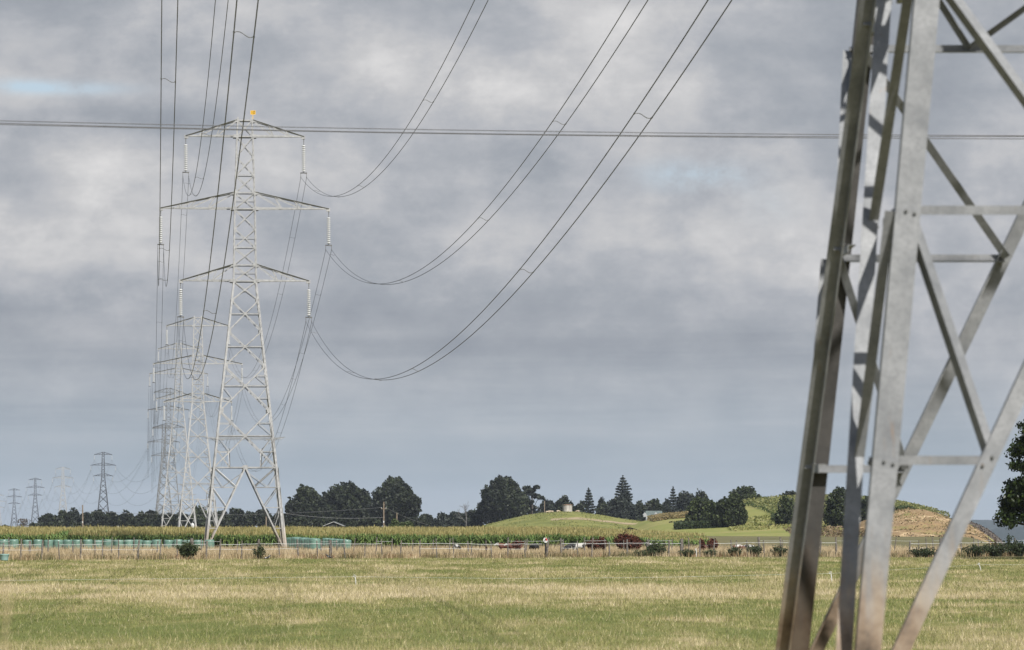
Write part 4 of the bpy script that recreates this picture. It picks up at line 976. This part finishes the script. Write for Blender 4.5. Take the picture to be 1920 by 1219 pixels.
peg(1306, 1026, 1041, fy(1306) - 2, 'white peg standing against the fence weeds', .02)
m = MB(); q0 = at(-400, 1088.5, 186)
pl = [q0, at(0, 1088.5, 185), p1, at(960, 1085, 188), at(1240, 1082.5, 192), p2, p3, at(2300, 1060, 236)]
pts = []
for a, b in zip(pl[:-1], pl[1:]):
    for k in range(10): s = k / 10; v = a.lerp(b, s); v.z -= .0 * s; pts.append(v)
m.tube(pts + [pl[-1]], .0045, 5); tag(m.build('electric_wire', simple('poly_wire', (.5, .52, .46), (.6, .62, .56), 2, .6), None), 'thin pale electric wire strung low across the grass on pegs', 'wire')
# marker sign
Y = fy(1023) - .3; x = xat(1023, Y); g = gzf(x, Y); rt = empty('marker_post', (x, Y, g), 'black post with a round white and red sign in the fence line', 'sign')
m = MB(); m.tube([(0, 0, -.1), (0, 0, 1.12)], .055, 8); m.build('post', M_BLACK, rt)
m = MB(); m.tube([(.05, -.03, 1.0), (.05, .02, 1.28)], .0, 4) if 0 else None
def disc(mb, c, r, t, sx=1, sz=1, tilt=0):
    n = 20; vs = []
    for yy in (-t / 2, t / 2):
        for k in range(n):
            a = 2 * math.pi * k / n; px, pz = r * sx * math.cos(a), r * sz * math.sin(a); vs.append((c[0] + px * math.cos(tilt) - pz * math.sin(tilt), c[1] + yy, c[2] + px * math.sin(tilt) + pz * math.cos(tilt)))
    mb.add(vs, [tuple(range(n)), tuple(range(n, 2 * n))[::-1]] + [(k, k + n, (k + 1) % n + n, (k + 1) % n) for k in range(n)])
m = MB(); disc(m, (-.01, -.07, 1.20), .16, .02, .9, 1.1, .4); sgn = m.build('sign_disc', M_WHITE, rt)
m = MB(); disc(m, (.05, -.086, 1.25), .075, .01, .7, 1.3, .5); m.build('red_mark', M_RED, sgn)
m = MB(); disc(m, (-.03, -.088, 1.21), .055, .01, .6, 1.7, -.35); m.build('black_mark', M_BLACK, sgn)
# tub at the left edge
x = xat(8, 278); m = MB(); m.lathe((0, 0, 0), [(.02, 0), (.22, 0), (.25, .1), (.29, .36), (.325, .40), (.325, .43), (.28, .43), (.25, .12), (.02, .1)], 20)
tag(m.build('feed_tub', M_TEAL, None, True, (x, 278, gzf(x, 278))), 'pale teal round tub beside a post at the left edge', 'tub')

# ------------------------------------------------------------------ poles and their wires
def pole(u, vt, Y, arm, label, r=.14):
    x = xat(u, Y); g = gzf(x, Y); h = zat(vt, Y) - g; rt = empty('utility_pole', (x, Y, g), label, 'utility pole', 'wooden utility poles beyond the maize')
    m = MB(); m.tube([(0, 0, -.5), (0, 0, h)], [r * 1.15, r * .85], 8); m.build('shaft', M_POLE, rt)
    if arm:
        m = MB(); m.bar((-arm, 0, h - 1.35), (arm, 0, h - 1.35), .12, .12); m.bar((-arm * .2, 0, h - .6), (arm * .6, 0, h - .6), .1, .1); m.build('cross_bar', M_POLE, rt)
        m = MB()
        for s in (-.9, .9): m.lathe((s * arm, 0, h - 1.29), [(.03, 0), (.06, .05), (.06, .12), (.02, .2)], 8)
        m.build('insulator', M_WHITE, rt)
    m = MB(); m.box((0, -r - .02, h * .45), (.2, .02, .35)); m.build('tin_plate', M_WHITE, rt)
    return Vector((x, Y, g + h))
a = pole(719.5, 941, 880, .5, 'taller wooden pole with cross bar in front of the third big crown')
b = pole(744, 961.5, 900, 0, 'shorter plain wooden pole right of the pole with cross bar')
c = pole(155, 947, 1000, 0, 'brown wooden pole above the maize left of the lone dark pylon', .16)
d = pole(499, 966, 900, 0, 'short pole between the feet of the numbered pylon')
e = pole(1021, 939, 1560, 0, 'thin pole behind the mound left of the water tank', .16)
def cable(p, q, sag, r, label):
    m = MB(); pts = [p.lerp(q, t) - Vector((0, 0, 4 * sag * t * (1 - t))) for t in np.linspace(0, 1, 24)]
    m.tube(pts, r, 5); tag(m.build('pole_cable', simple('pale_cable', (.30, .30, .29), (.36, .36, .35), 2, .6)), label, 'cable', 'cables on the wooden poles')
cable(a - Vector((.3, 0, 1.1)), at(140, 957, 980), 1.2, .03, 'pale cable running left from the pole cross bar behind the pylons')
cable(a - Vector((0, 0, 3.0)), at(536, 963, 880), .5, .022, 'lower cable from the cross bar pole towards the numbered pylon foot')
cable(a + Vector((.4, 0, -1.1)), at(802, 984, 940), .3, .025, 'cable falling right from the pole cross bar to the trees')

# ------------------------------------------------------------------ buildings
x = xat(1064, 1500); g = float(surf(MOUND, x, 1500)); rt = empty('water_tank', (x, 1500, g - .1), 'pale round concrete water tank on top of the mound', 'water tank')
m = MB(); m.lathe((0, 0, 0), [(.05, 0), (1.55, 0), (1.55, 2.3), (1.5, 2.3)], 32)
def tankmat():
    m, t, n, l, b = nt('stained_concrete'); co = objco(t); mp = n.new('ShaderNodeMapping'); mp.inputs['Scale'].default_value = (1, 1, .25); l.new(co, mp.inputs['Vector'])
    l.new(ramp(t, noise(t, 2.2, 5, .65, mp.outputs['Vector']), [(.34, (.26, .235, .20)), (.5, (.46, .43, .38)), (.66, (.60, .56, .50))]), b.inputs['Base Color']); b.inputs['Roughness'].default_value = .9; return m
m.build('wall', tankmat(), rt, False)
m = MB(); m.lathe((0, 0, 2.3), [(1.62, 0), (1.66, .05), (1.66, .16), (.9, .26), (.05, .3)], 32); m.build('lid', simple('rusty_lid', (.22, .13, .08), (.34, .22, .14), 2, .9), rt)
m = MB(); m.bar((1.58, -.3, .1), (1.58, -.3, 2.4), .06, .06); m.bar((1.2, -1.1, .1), (1.2, -1.1, 2.3), .05, .05); m.build('ladder', M_STEELD, rt)
# green roofed house
M_HW = simple('white_weatherboard', (.36, .37, .37), (.44, .45, .44), 3, .7)
M_HR = simple('green_iron_roof', (.10, .125, .115), (.14, .165, .15), 2, .6)
M_GLASS = simple('window_glass', (.03, .035, .04), (.05, .055, .06), 2, .1, spec=.6)
YH = 1600; x = xat(1226, YH); g = gzf(x, YH); rt = empty('green_roofed_house', (x, YH, g), 'white gabled house with a green iron roof among the dark trees', 'house')
W, Dp, we, rh = 5.3, 7.0, 3.6, 4.0
b0 = zat(975.5, YH) - g; we = b0 + .6; top = zat(958.3, YH) - g
m = MB(); vs = [(-W / 2, -Dp / 2, 0), (W / 2, -Dp / 2, 0), (W / 2, Dp / 2, 0), (-W / 2, Dp / 2, 0), (-W / 2, -Dp / 2, we), (W / 2, -Dp / 2, we), (W / 2, Dp / 2, we), (-W / 2, Dp / 2, we), (-W / 2, 0, top - .1), (W / 2, 0, top - .1)]
m.add(vs, [(0, 1, 5, 4), (1, 2, 6, 9, 5), (2, 3, 7, 6), (3, 0, 4, 8, 7)]); m.build('wall', M_HW, rt)
m = MB()
for s in (-1, 1):
    vs = [(-W / 2 - .3, s * (Dp / 2 + .4), we - .15), (W / 2 + .3, s * (Dp / 2 + .4), we - .15), (W / 2 + .3, 0, top), (-W / 2 - .3, 0, top)]
    m.add(vs + [(a_, b_, c_ + .08) for a_, b_, c_ in vs], [(0, 1, 2, 3), (7, 6, 5, 4), (0, 4, 5, 1), (1, 5, 6, 2), (3, 2, 6, 7), (0, 3, 7, 4)])
rf = m.build('roof', M_HR, rt)
m = MB(); zc_ = (we + top) / 2; m.add([(.1, -Dp / 2 - .2, we), (1.1, -Dp / 2 - .2, we), (1.1, -Dp / 2 - .2, zc_ + .4), (.6, -Dp / 2 - .2, top - .3), (.1, -Dp / 2 - .2, zc_ + .4), (.1, 0, we), (1.1, 0, we), (1.1, 0, zc_ + .4), (.6, 0, top - .3), (.1, 0, zc_ + .4)],
      [(0, 1, 2, 3, 4), (1, 6, 7, 2), (2, 7, 8, 3), (3, 8, 9, 4), (4, 9, 5, 0)]); dm = m.build('dormer', M_HW, rt)
m = MB(); m.box((.6, -Dp / 2 - .23, zc_ - .2), (.5, .05, .9)); m.build('window', M_GLASS, dm)
m = MB(); gw = 1.5
m.add([(-W / 2 - .5 - gw, -Dp / 2 - 1, 0), (-W / 2 + .7, -Dp / 2 - 1, 0), (-W / 2 + .7, -Dp / 2 - 1, we + .4), (-W / 2 - .65, -Dp / 2 - 1, top - .4), (-W / 2 - .5 - gw, -Dp / 2 - 1, we + .4), (-W / 2 - .5 - gw, 0, 0), (-W / 2 + .7, 0, 0), (-W / 2 + .7, 0, we + .4), (-W / 2 - .65, 0, top - .4), (-W / 2 - .5 - gw, 0, we + .4)],
      [(0, 1, 2, 3, 4), (1, 6, 7, 2), (2, 7, 8, 3), (3, 8, 9, 4), (4, 9, 5, 0)]); gb = m.build('gable_wing', M_HW, rt)
m = MB(); m.box((-W / 2 - .6, -Dp / 2 - 1.03, we + .1), (.7, .05, 1.0)); m.build('window', M_GLASS, gb)
# open shed whose pale gable peeps over the maize
YS = 930; x = xat(625.5, YS); g = gzf(x, YS); rt = empty('farm_shed', (x, YS, g), 'farm shed whose pale gable edge peeps above the maize', 'shed')
tp = zat(978, YS) - g; ev = zat(985.5, YS) - g; hw_ = 19 / F * YS
m = MB(); m.add([(-hw_ + .1, 0, 0), (hw_ - .1, 0, 0), (hw_ - .1, 0, ev - .1), (0, 0, tp - .12), (-hw_ + .1, 0, ev - .1), (-hw_ + .1, 9, 0), (hw_ - .1, 9, 0), (hw_ - .1, 9, ev - .1), (0, 9, tp - .12), (-hw_ + .1, 9, ev - .1)], [(0, 1, 2, 3, 4), (6, 5, 9, 8, 7), (1, 6, 7, 2), (5, 0, 4, 9)])
m.build('wall', simple('dark_shed_wall', (.03, .032, .03), (.045, .047, .045), 2, .8), rt)
m = MB()
for s in (-1, 1):
    vs = [(0, -.3, tp), (s * (hw_ + .1), -.3, ev - .05), (s * (hw_ + .1), 9.3, ev - .05), (0, 9.3, tp)]; m.add(vs + [(a_, b_, c_ - .08) for a_, b_, c_ in vs], [(0, 1, 2, 3), (7, 6, 5, 4), (0, 4, 5, 1), (1, 5, 6, 2), (3, 2, 6, 7)])
m.build('roof', simple('dull_shed_roof', (.05, .055, .05), (.07, .075, .07), 2, .6), rt)
m = MB()
for s in (-1, 1): m.bar((0, -.36, tp - .05), (s * (hw_ + .1), -.36, ev - .1), .06, .10)
m.build('barge_board', simple('pale_board', (.42, .42, .41), (.5, .5, .49), 2, .7), rt)
# small white farm tank
x = xat(361, 890); g = gzf(x, 890); m = MB(); m.lathe((0, 0, 0), [(.05, 0), (.32, 0), (.34, zat(984, 890) - g), (.28, zat(982, 890) - g), (.1, zat(981, 890) - g), (.02, zat(980.8, 890) - g)], 16)
tag(m.build('white_tank', M_WHITE, None, True, (x, 890, g)), 'small white tank top showing above the maize beside the second pylon', 'tank')

# ------------------------------------------------------------------ cattle
def skin_mesh(name, verts, edges, radii, sub=2):
    me = bpy.data.meshes.new(name + '_cage'); me.from_pydata(verts, edges, []); o = bpy.data.objects.new(name + '_cage', me); COL.objects.link(o)
    o.modifiers.new('s', 'SKIN'); 
    for i, r in enumerate(radii): me.skin_vertices[0].data[i].radius = r if isinstance(r, tuple) else (r, r)
    me.skin_vertices[0].data[0].use_root = True
    sb = o.modifiers.new('ss', 'SUBSURF'); sb.levels = sub; sb.render_levels = sub
    bpy.context.view_layer.update(); out = bpy.data.meshes.new_from_object(o.evaluated_get(bpy.context.evaluated_depsgraph_get())); bpy.data.objects.remove(o); out.name = name
    out.polygons.foreach_set('use_smooth', [True] * len(out.polygons)); return out
def cow_mesh(head_down):
    hz = .55 if head_down else 1.30
    v = [(-.62, 0, 1.02), (-.2, 0, 1.0), (.3, 0, 1.0), (.66, 0, 1.08), (.95, 0, (1.08 + hz) / 2 + .05), (1.12, 0, hz), (1.38, 0, hz - .18), (1.5, 0, hz - .26)]
    r = [(.30, .27), (.36, .34), (.37, .35), (.27, .30), (.17, .2), (.14, .15), (.09, .1), (.075, .075)]
    e = [(0, 1), (1, 2), (2, 3), (3, 4), (4, 5), (5, 6), (6, 7)]
    def chain(par, pts, rs):
        p = par
        for q, rr in zip(pts, rs): v.append(q); r.append((rr, rr)); e.append((p, len(v) - 1)); p = len(v) - 1
    for s in (-1, 1):
        chain(0, [(-.68, s * .2, .78), (-.58, s * .2, .60), (-.74, s * .2, .44), (-.70, s * .2, .08), (-.66, s * .2, .0)], [.15, .1, .065, .05, .06])
        chain(3, [(.58, s * .17, .72), (.6, s * .17, .42), (.6, s * .17, .08), (.63, s * .17, .0)], [.13, .07, .05, .06])
        chain(5, [(1.08, s * .16, hz + .06), (1.06, s * .26, hz + .05)], [.045, .03])
    chain(0, [(-.95, 0, 1.12), (-1.02, 0, .8), (-1.03, 0, .5)], [.035, .025, .035])
    return skin_mesh('body', v, e, r)
CM = [cow_mesh(False), cow_mesh(True)]
def cowmat(name, c1, c2, face_white=False, scale=1.7):
    m, t, n, l, b = nt(name); co = objco(t); f = noise(t, scale, 2, .4, co)
    col = ramp(t, f, [(.49, c1), (.53, c2)])
    if face_white:
        sx = n.new('ShaderNodeSeparateXYZ'); l.new(co, sx.inputs[0]); col = mixc(t, maprange(t, sx.outputs['X'], .92, 1.0), col, (.5, .48, .44))
    l.new(col, b.inputs['Base Color']); b.inputs['Roughness'].default_value = .8; return m
MC = {'bw': cowmat('black_white_hide', (.015, .014, .014), (.5, .48, .44)), 'b': cowmat('black_hide', (.014, .013, .013), (.02, .019, .018)),
      'hw': cowmat('brown_white_faced_hide', (.11, .035, .02), (.15, .05, .03), True), 'wb': cowmat('mostly_white_hide', (.52, .5, .46), (.02, .018, .018), False, 1.1), 'br': cowmat('brown_white_hide', (.13, .06, .035), (.6, .57, .52)), 'cr': cowmat('cream_hide', (.42, .33, .22), (.58, .48, .36))}
CMESH = {}
def cow(u, Y, rz, key, pose, label, z=None, sc=1.0, group='cattle standing in the straw grass'):
    k = (key, pose)
    if k not in CMESH: me = CM[pose].copy(); me.materials.append(MC[key]); me.name = 'cow'; CMESH[k] = me
    x = xat(u, Y); o = bpy.data.objects.new('cow', CMESH[k]); COL.objects.link(o); o.location = (x, Y, (gzf(x, Y) if z is None else z) - .02); o.rotation_euler = (0, 0, R(rz)); o.scale = (sc * .74,) * 3
    tag(o, label, 'cow', group)
cow(856, 410, 60, 'bw', 1, 'black and white cow grazing alone at the left of the herd', sc=.85)
cow(947, 400, 195, 'hw', 0, 'brown cow with a white face, left of the two brown cows', sc=.9)
cow(966, 392, 190, 'hw', 0, 'brown cow with a white face beside the red dock, right of the two brown cows', sc=.9)
cow(1002, 396, 120, 'b', 1, 'black cow left of the black signpost', sc=.95)
cow(1084, 394, 35, 'wb', 0, 'black and white cow with a large white flank right of the signpost', sc=.95)
cow(1072, 402, 200, 'b', 1, 'black cow tucked behind the white flanked cow', sc=.9)
cow(1219, 392, 110, 'bw', 0, 'black and white cow beside the fence shrub', sc=.92)
cow(1322, 396, 200, 'br', 1, 'brown and white cow right of the white peg', sc=.8)
cow(1385, 392, 20, 'br', 1, 'brown and white cow with head down, rightmost pair, left one', sc=.85)
cow(1402, 396, 170, 'bw', 1, 'grey black and white cow, rightmost of the herd', sc=.85)
for u, Y, rz, ps, lb in ((1027, 1494, 10, 1, 'cream cow on the mound crest, farthest left of the water tank'), (1034, 1497, 190, 0, 'cream cow on the mound crest, second from the left'), (1047, 1500, 20, 1, 'cream cow on the mound close left of the water tank'), (1083, 1500, 170, 1, 'cream cow on the mound right of the water tank')):
    cow(u, Y, rz, 'cr', ps, lb, z=float(surf(MOUND, xat(u, Y), Y)) - .35, group='cream cattle on the mound')
# ------------------------------------------------------------------ birds on the grass
def bird(u, v, Y, face, label):
    x = xat(u, Y); g = gzf(x, Y); rt = empty('bird', (x, Y, g + .02), label, 'bird', 'birds on the paddock', face)
    v_ = [(-.06, 0, .16), (.05, 0, .18), (.12, 0, .25), (.15, 0, .30), (.21, 0, .295), (-.16, 0, .13), (-.28, 0, .10)]
    e_ = [(0, 1), (1, 2), (2, 3), (3, 4), (0, 5), (5, 6)]; r_ = [.065, .07, .045, .045, .012, .04, .015]
    me = skin_mesh('body', v_, e_, r_, 1); link('body', me, cowmat('magpie_plumage', (.02, .02, .022), (.55, .55, .53), False, 6), rt)
    m = MB()
    for s in (-1, 1): m.tube([(.0, s * .025, .12), (.0, s * .03, -.02)], .008, 4)
    m.build('leg', M_BLACK, rt)
bird(616, 1048, 288, 2.6, 'pied bird standing on the grass right of the numbered pylon')
bird(502, 1051, 283, .4, 'dark bird standing on the grass below the sparse shrub')
# ------------------------------------------------------------------ out of focus stalk near the lens
m = MB()
for i, (u, vt, le) in enumerate(((7, 1112, 5), (14, 1150, 7))):
    Y = 12 + .3 * i; a_ = at(u - le, 1500, Y); b_ = at(u, vt, Y); m.tube([a_, a_.lerp(b_, .6) + Vector((.004, 0, 0)), b_], [.0026, .0022, .0018], 6)
    m.tube([b_ - Vector((0, 0, .02)), b_ + Vector((.003, 0, .015)), b_ + Vector((.006, 0, .05))], [.003, .0045, .001], 6)
    m.tube([a_, Vector((a_.x, a_.y, -.05))], [.003, .004], 6)
tag(m.build('grass_stalk', simple('straw', (.34, .27, .15), (.45, .36, .22), 30, .8)), 'blurred tan grass stalks close to the lens at the left edge', 'grass stalk')

ALB = 1.0
# ------------------------------------------------------------------ light, sky, air
SUN_AZ, SUN_EL = R(26), R(47)      # behind the camera, to the right
sd = Vector((math.sin(SUN_AZ) * math.cos(SUN_EL), -math.cos(SUN_AZ) * math.cos(SUN_EL), math.sin(SUN_EL)))
sun = bpy.data.lights.new('sun', 'SUN'); sun.energy = 5.0; sun.angle = R(.53); sun.color = (1, .97, .925)
so = bpy.data.objects.new('sun', sun); COL.objects.link(so); so.rotation_euler = (-sd).to_track_quat('-Z', 'Y').to_euler()
w = bpy.data.worlds.new('World'); SC.world = w; w.use_nodes = True; t = w.node_tree; n = t.nodes; l = t.links
bg = n['Background']; bg.inputs['Strength'].default_value = .086
sky = n.new('ShaderNodeTexSky'); sky.sky_type = 'NISHITA'; sky.sun_disc = False; sky.sun_elevation = SUN_EL; sky.sun_rotation = R(180) - SUN_AZ
sky.altitude = 50; sky.air_density = 1.2; sky.dust_density = 1.5
tc = n.new('ShaderNodeTexCoord'); dr = tc.outputs['Generated']; sx = n.new('ShaderNodeSeparateXYZ'); l.new(dr, sx.inputs[0])
az = mth(t, 'ARCTAN2', sx.outputs['X'], sx.outputs['Y']); el = mth(t, 'ARCSINE', sx.outputs['Z'])
def cloudnoise(s, off, det, rough, dist):
    mp = n.new('ShaderNodeMapping'); mp.inputs['Scale'].default_value = s; mp.inputs['Location'].default_value = off; l.new(dr, mp.inputs['Vector']); return noise(t, 1, det, rough, mp.outputs['Vector'], dist)
n1 = cloudnoise((18, 18, 32), (3.1, 0, 1.3), 9, .58, .1)
n2 = cloudnoise((56, 56, 78), (0, 5, 2.2), 9, .62, .1)
n3 = cloudnoise((7, 7, 105), (1, 2, 7.7), 5, .55, .3)
def blob(u, v, su, sv, amp):
    a = mth(t, 'DIVIDE', mth(t, 'SUBTRACT', az, (u - CX) / F), su / F); b = mth(t, 'DIVIDE', mth(t, 'SUBTRACT', el, (HY - v) / F), sv / F)
    r2 = mth(t, 'ADD', mth(t, 'MULTIPLY', a, a), mth(t, 'MULTIPLY', b, b)); return mth(t, 'MULTIPLY', mth(t, 'POWER', 2.718, mth(t, 'MULTIPLY', r2, -1)), amp)
def total(lst):
    s = None
    for bb in lst: x = blob(*bb); s = x if s is None else mth(t, 'ADD', s, x)
    return s
lift = total([(720, 110, 150, 70, 0.24), (960, 170, 240, 80, 0.16), (160, 340, 120, 70, 0.24), (60, 440, 180, 60, 0.14), (340, 20, 220, 60, 0.07), (1480, 520, 200, 60, 0.11), (1350, 420, 160, 50, 0.10), (820, 300, 120, 40, 0.11), (560, 480, 180, 50, 0.05), (140, 620, 90, 25, 0.11), (1250, 60, 200, 90, 0.07),
              (60, 90, 160, 60, -0.14), (250, 230, 260, 26, -0.19), (1100, 330, 260, 60, -0.16), (480, 400, 200, 60, -0.06), (780, 590, 330, 60, -0.10), (1250, 650, 320, 60, -0.07), (180, 520, 160, 30, -0.11), (1700, 150, 150, 60, -0.08), (80, 570, 200, 20, -0.10)])
val = mth(t, 'ADD', mth(t, 'ADD', mth(t, 'MULTIPLY', n1, .50), mth(t, 'MULTIPLY', n2, .33)), mth(t, 'MULTIPLY', n3, .17))
edge = maprange(t, mth(t, 'ADD', mth(t, 'MULTIPLY', n1, .7), mth(t, 'MULTIPLY', n2, .3)), .45, .58, -.018, .02)
val = mth(t, 'ADD', val, edge)
low = maprange(t, el, .055, .012)                       # the layer flattens towards the horizon
val = mth(t, 'ADD', mth(t, 'MULTIPLY', mth(t, 'SUBTRACT', val, .5), mth(t, 'SUBTRACT', 1.75, mth(t, 'MULTIPLY', low, .95))), .5)
val = mth(t, 'ADD', mth(t, 'ADD', val, lift), mth(t, 'MULTIPLY', mth(t, 'MULTIPLY', mth(t, 'SUBTRACT', n3, .5), low), .75))
cl = ramp(t, val, [(.14, (2.45, 2.68, 3.08)), (.36, (3.22, 3.44, 3.80)), (.53, (4.05, 4.18, 4.48)), (.68, (4.95, 4.97, 5.10)), (.95, (6.9, 6.8, 6.75))])
hz = mixc(t, maprange(t, el, .042, .002, 0, .80), cl, (2.95, 3.62, 4.25))
blue = total([(110, 172, 110, 12, 1.0), (30, 165, 60, 12, .5), (1300, 330, 90, 26, .85), (1370, 345, 70, 20, .25), (1440, 390, 60, 30, .2)])
blue = mth(t, 'MULTIPLY', blue, maprange(t, n2, .35, .6))
skyc = mixc(t, .8, sky.outputs['Color'], (4.5, 5.6, 6.8))
fin = mixc(t, blue, hz, skyc)
# away from the photograph's part of the sky: broken cloud over the Nishita sky
cov = maprange(t, el, .13, .42, 1, .12)
fin = mixc(t, cov, sky.outputs['Color'], fin)
l.new(fin, bg.inputs['Color'])

HAZE = 3e-5
if HAZE:
    hm = bpy.data.materials.new('haze_air'); hm.use_nodes = True; ht = hm.node_tree; ht.nodes.remove(ht.nodes['Principled BSDF'])
    pv = ht.nodes.new('ShaderNodeVolumePrincipled'); pv.inputs['Color'].default_value = (.80, .88, 1, 1); pv.inputs['Density'].default_value = HAZE; pv.inputs['Anisotropy'].default_value = 0.0
    ht.links.new(pv.outputs[0], ht.nodes['Material Output'].inputs['Volume'])
    m = MB(); x0, x1, y0, y1, z0, z1 = -7200, 7200, -160, 13800, -100, 66
    m.box(((x0 + x1) / 2, (y0 + y1) / 2, (z0 + z1) / 2), (x1 - x0, y1 - y0, z1 - z0)); ho = m.build('haze', hm); tag(ho, kind='stuff')

# ------------------------------------------------------------------ camera and render settings
cam = bpy.data.cameras.new('camera'); co_ = bpy.data.objects.new('camera', cam); COL.objects.link(co_)
co_.location = (0, 0, H); co_.rotation_euler = (R(90), 0, 0); cam.sensor_fit = 'HORIZONTAL'; cam.sensor_width = 36; cam.lens = F * 36 / 1920
cam.shift_y = (HY - 1219 / 2) / 1920; cam.clip_start = .5; cam.clip_end = 40000
cam.dof.use_dof = True; cam.dof.focus_distance = 420; cam.dof.aperture_fstop = 5.0
SC.camera = co_
SC.view_settings.view_transform = 'Standard'; SC.view_settings.look = 'None'; SC.view_settings.exposure = .40; SC.view_settings.gamma = 1; SC.view_settings.use_curve_mapping = False
SC.render.engine = 'CYCLES'; SC.cycles.max_bounces = 6; SC.cycles.diffuse_bounces = 3; SC.cycles.transparent_max_bounces = 8; SC.cycles.volume_bounces = 0
try: SC.cycles.use_denoising = True; SC.cycles.denoiser = 'OPENIMAGEDENOISE'; SC.cycles.denoising_prefilter = 'ACCURATE'
except Exception: pass
